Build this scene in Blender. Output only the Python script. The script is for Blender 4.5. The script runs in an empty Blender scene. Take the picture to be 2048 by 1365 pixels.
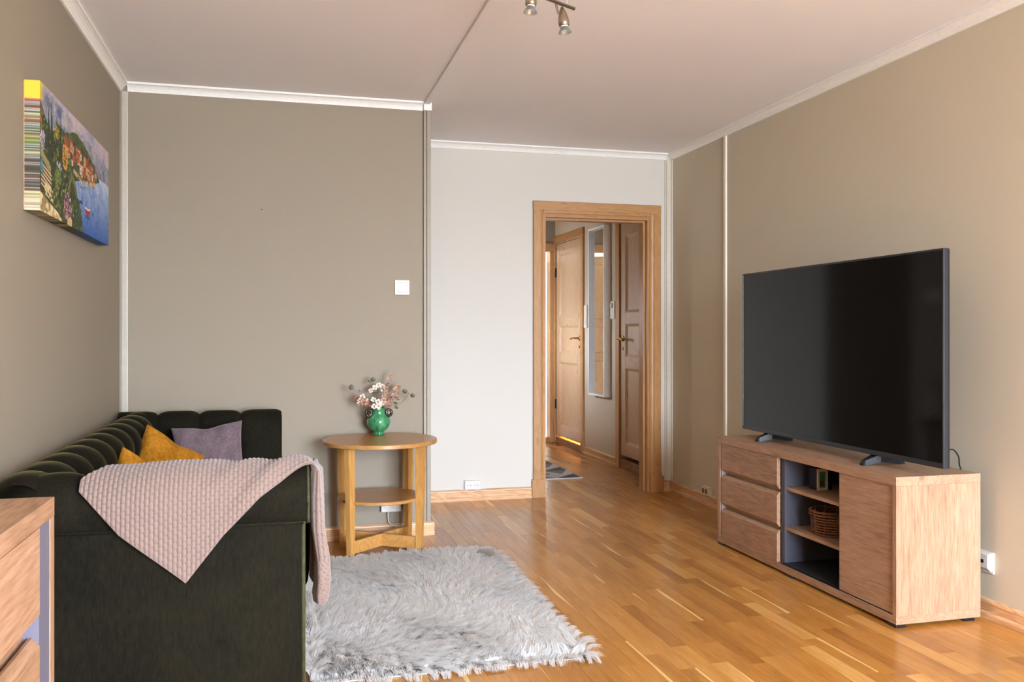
import bpy, bmesh, math, random
import numpy as np
from mathutils import Vector, Matrix

random.seed(7); RNG = np.random.default_rng(7)
S = bpy.context.scene
C = S.collection

# ---------------------------------------------------------------- camera
F_PX, Y0_PX, YAW, CAM_H = 1758.7, 669.65, 0.2573, 1.16
cd = bpy.data.cameras.new('camera'); cam = bpy.data.objects.new('camera', cd); C.objects.link(cam)
cd.sensor_width = 36.0; cd.sensor_fit = 'HORIZONTAL'; cd.lens = 36.0 * F_PX / 2048.0
cd.shift_x = 0.0; cd.shift_y = (Y0_PX - 682.5) / 2048.0
cd.clip_start = 0.05; cd.clip_end = 100
cam.location = (0, 0, CAM_H); cam.rotation_euler = (math.pi / 2, 0, -YAW)
S.camera = cam

# ---------------------------------------------------------------- world, daylight, exposure
def srgb(r, g=None, b=None):
    if g is None: r, g, b = r
    def f(c):
        c = c / 255.0
        return c / 12.92 if c <= 0.04045 else ((c + 0.055) / 1.055) ** 2.4
    return (f(r), f(g), f(b))

SKY_STRENGTH = 34.0
w = bpy.data.worlds.new('overcast_sky'); S.world = w; w.use_nodes = True
nt = w.node_tree; nt.nodes.clear()
tc = nt.nodes.new('ShaderNodeTexCoord'); sp = nt.nodes.new('ShaderNodeSeparateXYZ')
mr = nt.nodes.new('ShaderNodeMapRange'); mr.inputs['From Min'].default_value = -0.06; mr.inputs['From Max'].default_value = 0.06
mx = nt.nodes.new('ShaderNodeMix'); mx.data_type = 'RGBA'
mx.inputs['A'].default_value = (0.44, 0.50, 0.57, 1); mx.inputs['B'].default_value = (0.83, 0.95, 1.12, 1)
bg = nt.nodes.new('ShaderNodeBackground'); bg.inputs['Strength'].default_value = SKY_STRENGTH
out = nt.nodes.new('ShaderNodeOutputWorld')
nt.links.new(tc.outputs['Generated'], sp.inputs[0]); nt.links.new(sp.outputs['Z'], mr.inputs['Value'])
nt.links.new(mr.outputs['Result'], mx.inputs['Factor']); nt.links.new(mx.outputs['Result'], bg.inputs['Color'])
nt.links.new(bg.outputs[0], out.inputs[0])

def portal(loc, rot, sx, sy):
    l = bpy.data.lights.new('window_daylight', 'AREA'); l.shape = 'RECTANGLE'; l.size = sx; l.size_y = sy
    l.cycles.is_portal = True
    o = bpy.data.objects.new('window_daylight', l); C.objects.link(o); o.location = loc; o.rotation_euler = rot
    return o
# window openings behind the camera (x0, x1, z0, z1) in the wall y = YF
YF = -2.3
WINDOWS = [(0.75, 2.72, 0.30, 2.30)]
for (a, b, c, d) in WINDOWS:
    portal(((a + b) / 2, YF - 0.10, (c + d) / 2), (math.pi / 2, 0, 0), b - a, d - c)

vs = S.view_settings
vs.view_transform = 'Standard'; vs.look = 'None'; vs.gamma = 1.0; vs.use_curve_mapping = False
vs.exposure = 1.27
try:
    S.cycles.max_bounces = 7; S.cycles.diffuse_bounces = 5; S.cycles.glossy_bounces = 3; S.cycles.adaptive_threshold = 0.03
    S.cycles.transparent_max_bounces = 8; S.cycles.sample_clamp_indirect = 6.0
    S.cycles.caustics_reflective = False; S.cycles.caustics_refractive = False
except Exception: pass

# ---------------------------------------------------------------- mesh helpers
LOC = {}
def tag(o, label=None, cat=None, group=None, kind=None):
    if label: o['label'] = label
    if cat: o['category'] = cat
    if group: o['group'] = group
    if kind: o['kind'] = kind
    return o
def empty(name, loc, label=None, cat=None, group=None, kind=None):
    o = bpy.data.objects.new(name, None); C.objects.link(o); o.location = loc; o.empty_display_size = 0.05
    LOC[o] = np.array(loc, float)
    return tag(o, label, cat, group, kind)

class MB:
    def __init__(s): s.v = []; s.f = []; s.n = 0
    def add(s, v, f):
        v = np.asarray(v, float).reshape(-1, 3); s.v.append(v)
        s.f += [tuple(i + s.n for i in q) for q in f]; s.n += len(v); return s
    def box(s, x0, x1, y0, y1, z0, z1, bev=0.0):
        x0, x1 = min(x0, x1), max(x0, x1); y0, y1 = min(y0, y1), max(y0, y1); z0, z1 = min(z0, z1), max(z0, z1)
        if bev <= 0:
            v = [(x, y, z) for x in (x0, x1) for y in (y0, y1) for z in (z0, z1)]
            return s.add(v, [(0, 1, 3, 2), (4, 6, 7, 5), (0, 4, 5, 1), (2, 3, 7, 6), (0, 2, 6, 4), (1, 5, 7, 3)])
        bm = bmesh.new(); bmesh.ops.create_cube(bm, size=1)
        for q in bm.verts:
            q.co = Vector(((x0 + x1) / 2 + q.co.x * (x1 - x0), (y0 + y1) / 2 + q.co.y * (y1 - y0), (z0 + z1) / 2 + q.co.z * (z1 - z0)))
        bmesh.ops.bevel(bm, geom=list(bm.edges), offset=bev, segments=2, profile=0.6, affect='EDGES')
        bm.verts.index_update()
        r = s.add([q.co[:] for q in bm.verts], [tuple(x.index for x in f.verts) for f in bm.faces]); bm.free(); return r
    def prism(s, prof, axis, a0, a1, cap=True):
        """extrude a closed profile [(p, q)] along axis; axis X: (y,z); Y: (x,z); Z: (x,y)"""
        n = len(prof)
        def P(p, q, a): return {'X': (a, p, q), 'Y': (p, a, q), 'Z': (p, q, a)}[axis]
        v = [P(p, q, a0) for p, q in prof] + [P(p, q, a1) for p, q in prof]
        f = [(i, (i + 1) % n, n + (i + 1) % n, n + i) for i in range(n)]
        if cap: f += [tuple(range(n))[::-1], tuple(range(n, 2 * n))]
        return s.add(v, f)
    def lathe(s, prof, c, seg=32, cap=True, M=None):
        v = []; n = len(prof)
        for (r, z) in prof:
            for k in range(seg):
                a = 2 * math.pi * k / seg; v.append((r * math.cos(a), r * math.sin(a), z))
        v = np.array(v)
        if M is not None: v = v @ np.array(M).T
        v = v + np.array(c)
        f = [(i * seg + k, i * seg + (k + 1) % seg, (i + 1) * seg + (k + 1) % seg, (i + 1) * seg + k) for i in range(n - 1) for k in range(seg)]
        if cap: f += [tuple(range(seg))[::-1], tuple(range((n - 1) * seg, n * seg))]
        return s.add(v, f)
    def grid(s, P, closed_u=False, closed_v=False):
        P = np.asarray(P, float); a, b = P.shape[:2]
        f = []
        for i in range(a if closed_u else a - 1):
            for j in range(b if closed_v else b - 1):
                f.append((i * b + j, ((i + 1) % a) * b + j, ((i + 1) % a) * b + (j + 1) % b, i * b + (j + 1) % b))
        return s.add(P.reshape(-1, 3), f)
    def tube(s, pts, r, seg=8, cap=True):
        pts = [np.array(p, float) for p in pts]; n = len(pts)
        rs = r if hasattr(r, '__len__') else [r] * n
        up = np.array((0, 0, 1.0)); P = []
        for i in range(n):
            t = pts[min(i + 1, n - 1)] - pts[max(i - 1, 0)]; t /= (np.linalg.norm(t) + 1e-12)
            u = np.cross(t, up)
            if np.linalg.norm(u) < 0.05: u = np.cross(t, (1.0, 0, 0))
            u /= np.linalg.norm(u); q = np.cross(u, t)
            P.append([pts[i] + rs[i] * (math.cos(2 * math.pi * k / seg) * u + math.sin(2 * math.pi * k / seg) * q) for k in range(seg)])
        base = s.n
        s.grid(np.array(P), closed_v=True)
        if cap: s.f += [tuple(base + k for k in range(seg))[::-1], tuple(base + (n - 1) * seg + k for k in range(seg))]
        return s
    def xform(s, M, o):
        M = np.array(M); o = np.array(o)
        s.v = [v @ M.T + o for v in s.v]; return s
    def build(s, name, mat, parent=None, smooth=False, label=None, cat=None, group=None, kind=None, recalc=True):
        V = np.concatenate(s.v)
        base = LOC[parent] if parent is not None else np.array([(V[:, 0].min() + V[:, 0].max()) / 2, (V[:, 1].min() + V[:, 1].max()) / 2, V[:, 2].min()])
        me = bpy.data.meshes.new(name); me.from_pydata((V - base).tolist(), [], s.f)
        if recalc:
            bm = bmesh.new(); bm.from_mesh(me); bmesh.ops.recalc_face_normals(bm, faces=bm.faces); bm.to_mesh(me); bm.free()
        if smooth: me.polygons.foreach_set('use_smooth', [True] * len(me.polygons))
        me.materials.append(mat); me.update()
        o = bpy.data.objects.new(name, me); C.objects.link(o)
        if parent is not None: o.parent = parent
        else: o.location = base
        LOC[o] = base
        if smooth == 'auto': pass
        return tag(o, label, cat, group, kind)

def smooth_by_angle(o, ang=40):
    bm = bmesh.new(); bm.from_mesh(o.data)
    for f in bm.faces: f.smooth = True
    for e in bm.edges:
        if len(e.link_faces) == 2 and e.calc_face_angle(0) > math.radians(ang): e.smooth = False
    bm.to_mesh(o.data); bm.free(); return o

def rotm(rx=0, ry=0, rz=0):
    return np.array((Matrix.Rotation(rz, 3, 'Z') @ Matrix.Rotation(ry, 3, 'Y') @ Matrix.Rotation(rx, 3, 'X')))
def spline(pts, n=24):
    pts = [np.array(p, float) for p in pts]
    P = [pts[0]] + pts + [pts[-1]]; r = []
    m = len(pts) - 1
    for i in range(m):
        for k in range(n):
            t = k / n; a, b, c, d = P[i:i + 4]
            r.append(0.5 * ((2 * b) + (-a + c) * t + (2 * a - 5 * b + 4 * c - d) * t * t + (-a + 3 * b - 3 * c + d) * t ** 3))
    r.append(pts[-1]); return r

# ---------------------------------------------------------------- materials
def newmat(name):
    m = bpy.data.materials.new(name); m.use_nodes = True
    n = m.node_tree; b = n.nodes['Principled BSDF']; return m, n, b
def N(nt, t, **kw):
    n = nt.nodes.new(t)
    for k, v in kw.items():
        if k in n.inputs.keys(): n.inputs[k].default_value = v
        else: setattr(n, k, v)
    return n
def plain(name, col, rough=0.5, metal=0.0, spec=0.5, noise=0.03, bump=0.0, nscale=40, coat=0.0, sheen=0.0):
    m, n, b = newmat(name)
    tcn = N(n, 'ShaderNodeTexCoord'); ns = N(n, 'ShaderNodeTexNoise', Scale=nscale, Detail=4.0)
    n.links.new(tcn.outputs['Object'], ns.inputs['Vector'])
    r = N(n, 'ShaderNodeValToRGB')
    c = np.array(col)
    r.color_ramp.elements[0].position = 0.3; r.color_ramp.elements[1].position = 0.7
    r.color_ramp.elements[0].color = (*np.clip(c * (1 - noise), 0, 1), 1); r.color_ramp.elements[1].color = (*np.clip(c * (1 + noise), 0, 1), 1)
    n.links.new(ns.outputs['Fac'], r.inputs['Fac']); n.links.new(r.outputs['Color'], b.inputs['Base Color'])
    b.inputs['Roughness'].default_value = rough; b.inputs['Metallic'].default_value = metal
    b.inputs['Specular IOR Level'].default_value = spec
    b.inputs['Coat Weight'].default_value = coat
    b.inputs['Sheen Weight'].default_value = sheen
    if bump > 0:
        bp = N(n, 'ShaderNodeBump', Strength=bump, Distance=0.002)
        n.links.new(ns.outputs['Fac'], bp.inputs['Height']); n.links.new(bp.outputs[0], b.inputs['Normal'])
    return m
def paint(name, col, rough=0.75):
    m, n, b = newmat(name)
    tcn = N(n, 'ShaderNodeNewGeometry')
    mp = N(n, 'ShaderNodeMapping'); mp.inputs['Scale'].default_value = (1, 1, 0.35)
    ns = N(n, 'ShaderNodeTexNoise', Scale=220.0, Detail=3.0)
    n2 = N(n, 'ShaderNodeTexNoise', Scale=1.3, Detail=3.0)
    n.links.new(tcn.outputs['Position'], mp.inputs['Vector']); n.links.new(mp.outputs[0], ns.inputs['Vector'])
    n.links.new(tcn.outputs['Position'], n2.inputs['Vector'])
    r = N(n, 'ShaderNodeValToRGB'); c = np.array(col)
    r.color_ramp.elements[0].color = (*(c * 0.97), 1); r.color_ramp.elements[1].color = (*np.minimum(c * 1.03, 1), 1)
    n.links.new(n2.outputs['Fac'], r.inputs['Fac']); n.links.new(r.outputs['Color'], b.inputs['Base Color'])
    bp = N(n, 'ShaderNodeBump', Strength=0.12, Distance=0.001)
    n.links.new(ns.outputs['Fac'], bp.inputs['Height']); n.links.new(bp.outputs[0], b.inputs['Normal'])
    b.inputs['Roughness'].default_value = rough; b.inputs['Specular IOR Level'].default_value = 0.3
    return m
def wood(name, dark, mid, light, axis='Y', scale=1.0, rough=0.45, knots=0.5, spec=0.5, coat=0.0, contrast=1.0, bands=1.0, ring=1.0):
    """plank-cut timber: fine fibres stretched along the axis, cathedral bands and a few knots"""
    m, n, b = newmat(name); L = n.links.new
    tcn = N(n, 'ShaderNodeTexCoord'); oi = N(n, 'ShaderNodeObjectInfo')
    off = N(n, 'ShaderNodeVectorMath', operation='SCALE'); off.inputs[0].default_value = (3.1, 5.7, 4.3)
    L(oi.outputs['Random'], off.inputs['Scale'])
    ad = N(n, 'ShaderNodeVectorMath', operation='ADD'); L(tcn.outputs['Object'], ad.inputs[0]); L(off.outputs[0], ad.inputs[1])
    st = {'X': (0.07, 1, 1), 'Y': (1, 0.07, 1), 'Z': (1, 1, 0.07)}[axis]
    st2 = {'X': (0.16, 1, 1), 'Y': (1, 0.16, 1), 'Z': (1, 1, 0.16)}[axis]
    mp = N(n, 'ShaderNodeMapping'); mp.inputs['Scale'].default_value = st; L(ad.outputs[0], mp.inputs['Vector'])
    mp2 = N(n, 'ShaderNodeMapping'); mp2.inputs['Scale'].default_value = st2; L(ad.outputs[0], mp2.inputs['Vector'])
    fib = N(n, 'ShaderNodeTexNoise', Scale=150.0 * scale, Detail=5.0, Roughness=0.65); L(mp.outputs[0], fib.inputs['Vector'])
    big = N(n, 'ShaderNodeTexNoise', Scale=9.0 * scale, Detail=2.0, Distortion=0.6); L(mp2.outputs[0], big.inputs['Vector'])
    # rings: sine of a smooth field
    mul = N(n, 'ShaderNodeMath', operation='MULTIPLY'); mul.inputs[1].default_value = 60.0 * bands; L(big.outputs['Fac'], mul.inputs[0])
    sn = N(n, 'ShaderNodeMath', operation='SINE'); L(mul.outputs[0], sn.inputs[0])
    s2 = N(n, 'ShaderNodeMath', operation='MULTIPLY_ADD'); s2.inputs[1].default_value = 0.17 * contrast * ring; s2.inputs[2].default_value = 0.5; L(sn.outputs[0], s2.inputs[0])
    f2 = N(n, 'ShaderNodeMath', operation='MULTIPLY_ADD'); f2.inputs[1].default_value = 0.9 * contrast; f2.inputs[2].default_value = -0.45 * contrast; L(fib.outputs['Fac'], f2.inputs[0])
    sm = N(n, 'ShaderNodeMath', operation='ADD'); L(s2.outputs[0], sm.inputs[0]); L(f2.outputs[0], sm.inputs[1])
    lo = N(n, 'ShaderNodeTexNoise', Scale=2.5 * scale, Detail=2.0); L(mp2.outputs[0], lo.inputs['Vector'])
    l2 = N(n, 'ShaderNodeMath', operation='MULTIPLY_ADD'); l2.inputs[1].default_value = 0.5 * contrast; l2.inputs[2].default_value = -0.25 * contrast; L(lo.outputs['Fac'], l2.inputs[0])
    s3 = N(n, 'ShaderNodeMath', operation='ADD'); L(sm.outputs[0], s3.inputs[0]); L(l2.outputs[0], s3.inputs[1])
    r = N(n, 'ShaderNodeValToRGB'); e = r.color_ramp.elements
    e[0].position = 0.12; e[0].color = (*dark, 1); e[1].position = 0.9; e[1].color = (*light, 1)
    q = e.new(0.5); q.color = (*mid, 1)
    L(s3.outputs[0], r.inputs['Fac'])
    col = r.outputs['Color']
    if knots > 0:
        st3 = {'X': (0.35, 1, 1), 'Y': (1, 0.35, 1), 'Z': (1, 1, 0.35)}[axis]
        mp3 = N(n, 'ShaderNodeMapping'); mp3.inputs['Scale'].default_value = st3; L(ad.outputs[0], mp3.inputs['Vector'])
        vo = N(n, 'ShaderNodeTexVoronoi', Scale=7.0 * scale); vo.inputs['Randomness'].default_value = 1.0; L(mp3.outputs[0], vo.inputs['Vector'])
        rk = N(n, 'ShaderNodeValToRGB'); k = rk.color_ramp.elements
        k[0].position = 0.03; k[0].color = (0.35, 0.30, 0.28, 1); k[1].position = 0.13; k[1].color = (1, 1, 1, 1)
        L(vo.outputs['Distance'], rk.inputs['Fac'])
        mk = N(n, 'ShaderNodeMix', data_type='RGBA', blend_type='MULTIPLY'); mk.inputs['Factor'].default_value = knots
        L(col, mk.inputs['A']); L(rk.outputs['Color'], mk.inputs['B']); col = mk.outputs['Result']
    L(col, b.inputs['Base Color'])
    b.inputs['Roughness'].default_value = rough; b.inputs['Specular IOR Level'].default_value = spec; b.inputs['Coat Weight'].default_value = coat
    b.inputs['Coat Roughness'].default_value = 0.15
    bp = N(n, 'ShaderNodeBump', Strength=0.15, Distance=0.0008); L(fib.outputs['Fac'], bp.inputs['Height']); L(bp.outputs[0], b.inputs['Normal'])
    return m
def woods(name, dark, mid, light, **k):
    return {a: wood(name + '_' + a, dark, mid, light, axis=a, **k) for a in 'XYZ'}

M_WALL = paint('greige_paint', srgb(151, 140, 123))
M_WALLR = paint('beige_paint', srgb(203, 193, 171))
M_WALLD = paint('offwhite_paint', srgb(216, 212, 203))
M_HALL = paint('hall_taupe_paint', srgb(198, 180, 156))
M_CEIL = paint('ceiling_paint', srgb(240, 240, 243), 0.85)
M_TRIMW = plain('white_trim_paint', srgb(244, 243, 238), 0.45)
M_TRIMG = plain('greige_trim_paint', srgb(151, 140, 123), 0.5)
M_WHITE = plain('white_plastic', srgb(220, 218, 212), 0.3)
M_CREAM = plain('cream_plastic', srgb(226, 214, 190), 0.35)
M_BLACK = plain('black_plastic', srgb(22, 23, 26), 0.35)
M_HOLE = plain('socket_hole_dark', srgb(40, 34, 28), 0.7)
PINE = woods('oiled_pine', srgb(146, 98, 52), srgb(180, 132, 80), srgb(200, 156, 104), rough=0.4, knots=0.4, scale=1.3, contrast=0.6, ring=0.7)
PINEB = woods('pale_pine_skirting', srgb(184, 130, 82), srgb(216, 170, 124), srgb(236, 202, 164), rough=0.4, knots=0.35, scale=1.2, contrast=0.7)
PINED = woods('door_pine', srgb(164, 124, 90), srgb(190, 154, 118), srgb(208, 176, 142), rough=0.45, knots=0.75, scale=1.3, contrast=0.45)
OAK = woods('light_oak_veneer', srgb(112, 78, 54), srgb(164, 127, 98), srgb(190, 156, 129), rough=0.5, knots=0.6, scale=1.0, contrast=1.1, ring=0.28)
TOAK = woods('honey_oak', srgb(166, 112, 52), srgb(194, 142, 78), srgb(212, 166, 104), rough=0.35, knots=0.0, scale=1.2, contrast=0.6)
M_GREY = plain('slate_grey_laminate', srgb(70, 70, 79), 0.5)
M_DGREY = plain('dark_grey_laminate', srgb(36, 36, 40), 0.55)
M_BRASS = plain('aged_brass', srgb(176, 132, 66), 0.28, metal=1.0, noise=0.15)
M_IRON = plain('dark_hinge_iron', srgb(46, 38, 32), 0.45, metal=0.8)
M_STEEL = plain('brushed_nickel', srgb(176, 162, 142), 0.3, metal=1.0)

# ---------------------------------------------------------------- room dimensions
XL, XR, YP, YD, ZC = -0.827, 2.806, 5.049, 6.016, 2.498
XP = 0.84                      # free end of the projecting wall
XH, YHB = 2.862, 9.05          # hall right wall, hall end wall
XHL = 1.30                     # hall left wall
DX0, DX1, DZ = 1.813, 2.632, 2.02   # living room doorway

# ---------------------------------------------------------------- floor: oak parquet staves, each a piece
def floor_mat(name, per_obj):
    m, n, b = newmat(name); L = n.links.new
    geo = N(n, 'ShaderNodeNewGeometry')
    if per_obj:
        oi = N(n, 'ShaderNodeObjectInfo'); csrc = oi.outputs['Color']
    else:
        at = N(n, 'ShaderNodeAttribute'); at.attribute_name = 'tone'; csrc = at.outputs['Color']
    sp = N(n, 'ShaderNodeSeparateColor'); L(csrc, sp.inputs[0])
    sc = N(n, 'ShaderNodeVectorMath', operation='SCALE'); sc.inputs[0].default_value = (17.3, 9.1, 5.0); L(sp.outputs[1], sc.inputs['Scale'])
    ad = N(n, 'ShaderNodeVectorMath', operation='ADD'); L(geo.outputs['Position'], ad.inputs[0]); L(sc.outputs[0], ad.inputs[1])
    mp = N(n, 'ShaderNodeMapping'); mp.inputs['Scale'].default_value = (1, 0.055, 1); L(ad.outputs[0], mp.inputs['Vector'])
    fib = N(n, 'ShaderNodeTexNoise', Scale=170.0, Detail=5.0, Roughness=0.65); L(mp.outputs[0], fib.inputs['Vector'])
    mp2 = N(n, 'ShaderNodeMapping'); mp2.inputs['Scale'].default_value = (1, 0.12, 1); L(ad.outputs[0], mp2.inputs['Vector'])
    big = N(n, 'ShaderNodeTexNoise', Scale=14.0, Detail=2.0, Distortion=0.5); L(mp2.outputs[0], big.inputs['Vector'])
    a = N(n, 'ShaderNodeMath', operation='MULTIPLY_ADD'); a.inputs[1].default_value = 0.55; a.inputs[2].default_value = -0.275; L(fib.outputs['Fac'], a.inputs[0])
    c = N(n, 'ShaderNodeMath', operation='MULTIPLY_ADD'); c.inputs[1].default_value = 0.5; c.inputs[2].default_value = -0.25; L(big.outputs['Fac'], c.inputs[0])
    s = N(n, 'ShaderNodeMath', operation='ADD'); L(a.outputs[0], s.inputs[0]); L(c.outputs[0], s.inputs[1])
    s2 = N(n, 'ShaderNodeMath', operation='ADD'); L(s.outputs[0], s2.inputs[0]); L(sp.outputs[0], s2.inputs[1])
    r = N(n, 'ShaderNodeValToRGB'); e = r.color_ramp.elements
    e[0].position = 0.0; e[0].color = (*srgb(120, 74, 28), 1); e[1].position = 1.0; e[1].color = (*srgb(222, 172, 104), 1)
    for p, cc in ((0.3, (160, 104, 44)), (0.55, (184, 126, 58)), (0.78, (202, 148, 78))):
        q = e.new(p); q.color = (*srgb(*cc), 1)
    L(s2.outputs[0], r.inputs['Fac']); col = r.outputs['Color']
    if per_obj:   # pale sapwood streak along one edge of some staves
        tcn = N(n, 'ShaderNodeTexCoord'); sx = N(n, 'ShaderNodeSeparateXYZ'); L(tcn.outputs['Object'], sx.inputs[0])
        lw = N(n, 'ShaderNodeTexNoise', Scale=2.2, Detail=1.0); mp3 = N(n, 'ShaderNodeMapping'); mp3.inputs['Scale'].default_value = (0, 1, 0)
        L(ad.outputs[0], mp3.inputs['Vector']); L(mp3.outputs[0], lw.inputs['Vector'])
        ma = N(n, 'ShaderNodeMath', operation='MULTIPLY_ADD'); ma.inputs[1].default_value = 0.9; L(lw.outputs['Fac'], ma.inputs[0]); L(sx.outputs['X'], ma.inputs[2])
        mb = N(n, 'ShaderNodeMath', operation='ADD'); L(ma.outputs[0], mb.inputs[0]); L(sp.outputs[2], mb.inputs[1])
        gt = N(n, 'ShaderNodeMapRange'); gt.inputs['From Min'].default_value = 1.46; gt.inputs['From Max'].default_value = 1.50; L(mb.outputs[0], gt.inputs['Value'])
        mxx = N(n, 'ShaderNodeMix', data_type='RGBA'); mxx.inputs['B'].default_value = (*srgb(228, 186, 120), 1)
        L(gt.outputs[0], mxx.inputs['Factor']); L(col, mxx.inputs['A']); col = mxx.outputs['Result']
    L(col, b.inputs['Base Color'])
    b.inputs['Roughness'].default_value = 0.24; b.inputs['Specular IOR Level'].default_value = 0.5
    bp = N(n, 'ShaderNodeBump', Strength=0.06, Distance=0.0006); L(fib.outputs['Fac'], bp.inputs['Height']); L(bp.outputs[0], b.inputs['Normal'])
    return m
M_ST = floor_mat('oak_stave', True); M_STS = floor_mat('oak_stave_field', False)
M_SUB = plain('dark_floor_joint', srgb(120, 80, 38), 0.7)

floor = MB().box(XL - 0.1, 3.95, YF - 0.1, 10.4, -0.06, -0.0105).build('floor', M_SUB, kind='structure')
SW = 0.0655
def stave_mesh():
    b = 0.0002; c = 0.012
    v = []; x = 0.5
    for (z, ix, iy) in ((-0.010, 0.0, 0.0), (-b, 0.002, 0.0003), (0.0, 0.006, 0.0008)):
        for sx, sy in ((-1, -1), (1, -1), (1, 1), (-1, 1)): v.append((sx * (0.5 - ix), sy * (0.5 - iy), z))
    f = [(0, 3, 2, 1)]
    for k in range(2):
        for i in range(4): f.append((k * 4 + i, k * 4 + (i + 1) % 4, k * 4 + 4 + (i + 1) % 4, k * 4 + 4 + i))
    f.append((8, 9, 10, 11))
    me = bpy.data.meshes.new('stave'); me.from_pydata(v, [], f); me.materials.append(M_ST); return me
ST_ME = stave_mesh()
def visible(x, y):
    d = x * math.sin(YAW) + y * math.cos(YAW); u = x * math.cos(YAW) - y * math.sin(YAW)
    if d < 1.5: return -1
    px = 1024 + F_PX * u / d; py = Y0_PX + F_PX * CAM_H / d
    if not (-60 < px < 2110 and py < 1420): return -1
    if y > YD and not (1075 < px < 1310): return -1
    if y > YP and x < XP: return -1
    if x < 0.0 and y > 2.5: return -1
    if 2.37 < x < 2.70 and 3.0 < y < 4.4: return -1
    return 1.0 / d
staves = []
i = 0; x = XL
rs = random.Random(11)
while x < 2.93:
    x1 = min(x + SW, 2.93)
    y = YF - rs.random() * 0.5
    while y < 9.1:
        ln = rs.choice((0.36, 0.44, 0.5, 0.56, 0.62)) * rs.uniform(0.9, 1.1)
        y1 = y + ln; a, b_ = max(y, YF), min(y1, 9.1)
        # light and dark staves
        t = min(max(rs.gauss(0.49, 0.085), 0.30), 0.66)
        if rs.random() < 0.05: t = 0.80
        sap = rs.uniform(0.35, 0.72) if rs.random() < 0.30 else 0.0
        if b_ - a > 0.03 and (x + x1) / 2 < 2.9: staves.append([(x + x1) / 2, (a + b_) / 2, x1 - x, b_ - a, t, rs.random(), sap])
        y = y1
    x = x1
for s_ in staves: s_.append(visible(s_[0], s_[1]))
staves.sort(key=lambda q: -q[7])
near, far = staves[:300], staves[300:]
for (cx, cy, wx, ly, t, rnd, sap, _) in near:
    o = bpy.data.objects.new('stave', ST_ME); C.objects.link(o); o.parent = floor
    o.location = (cx - LOC[floor][0], cy - LOC[floor][1], -LOC[floor][2]); o.scale = (wx - 0.0003, ly - 0.0003, 1)
    o.color = (t, rnd, sap, 1)
mb = MB(); tones = []
bv = [v.co[:] for v in ST_ME.vertices]; bf = [tuple(p.vertices) for p in ST_ME.polygons]
for (cx, cy, wx, ly, t, rnd, sap, _) in far:
    mb.add([(cx + a * (wx - 0.0003), cy + b_ * (ly - 0.0003), c) for a, b_, c in bv], bf); tones += [(t, rnd, sap, 1)] * len(bv)
fo = mb.build('staves', M_STS, floor, kind='stuff', recalc=False)
ca = fo.data.color_attributes.new('tone', 'FLOAT_COLOR', 'POINT'); ca.data.foreach_set('color', np.array(tones, dtype=np.float32).ravel())

# ---------------------------------------------------------------- walls and ceiling
WT = 0.12
def wall(name, mat, boxes):
    m = MB()
    for b in boxes: m.box(*b)
    return m.build(name, mat, kind='structure')
wall('ceiling', M_CEIL, [(XL - WT, 4.0, YF - WT, 10.5, ZC, ZC + 0.12)])
wall('wall_left', M_WALL, [(XL - WT, XL, YF - WT, YP + 0.05, 0, ZC)])
wall('wall_partition', M_WALL, [(XL, XP - 0.046, YP, YD + WT, 0, ZC), (XP - 0.046, XP, YP + 0.012, YD + WT, 0, ZC)])
wall('wall_back', M_WALLD, [(XP, DX0, YD, YD + WT, 0, ZC), (DX1, XR, YD, YD + WT, 0, ZC), (DX0, DX1, YD, YD + WT, DZ, ZC)])
wall('wall_right', M_WALLR, [(XR, XR + 0.055, YF - WT, YD, 0, ZC), (XR, XH, YD, YD + WT, 0, ZC)])
bx = []
xs = XL
for (a, b, c, d) in WINDOWS:
    bx += [(xs, a, YF - WT, YF, 0, ZC), (a, b, YF - WT, YF, 0, c), (a, b, YF - WT, YF, d, ZC)]; xs = b
bx.append((xs, XR, YF - WT, YF, 0, ZC))
wall('wall_front', M_WALL, bx)
M_PANE, n_, b_ = newmat('window_pane_glass')
tr = N(n_, 'ShaderNodeBsdfTransparent'); gl = N(n_, 'ShaderNodeBsdfGlossy', Roughness=0.02); ms = N(n_, 'ShaderNodeMixShader'); ms.inputs[0].default_value = 0.05
n_.links.new(tr.outputs[0], ms.inputs[1]); n_.links.new(gl.outputs[0], ms.inputs[2]); n_.links.new(ms.outputs[0], n_.nodes['Material Output'].inputs[0])
for k, (a, b, c, d) in enumerate(WINDOWS):
    wr = empty('window_%d' % (k + 1), ((a + b) / 2, YF, c), kind='structure')
    fr = MB(); t = 0.05
    fr.box(a, a + t, YF - 0.09, YF - 0.03, c, d).box(b - t, b, YF - 0.09, YF - 0.03, c, d).box(a + t, b - t, YF - 0.09, YF - 0.03, c, c + t).box(a + t, b - t, YF - 0.09, YF - 0.03, d - t, d)
    fr.box((a + b) / 2 - 0.03, (a + b) / 2 + 0.03, YF - 0.09, YF - 0.03, c + t, d - t)
    fr.build('window_frame', M_TRIMW, wr)
    MB().box(a - 0.05, b + 0.05, YF - 0.03, YF + 0.06, c - 0.03, c, 0.005).build('window_sill', M_TRIMW, wr)
    for (p, q) in ((a + t, (a + b) / 2 - 0.03), ((a + b) / 2 + 0.03, b - t)):
        MB().box(p, q, YF - 0.062, YF - 0.058, c + t, d - t).build('pane', M_PANE, wr)

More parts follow.
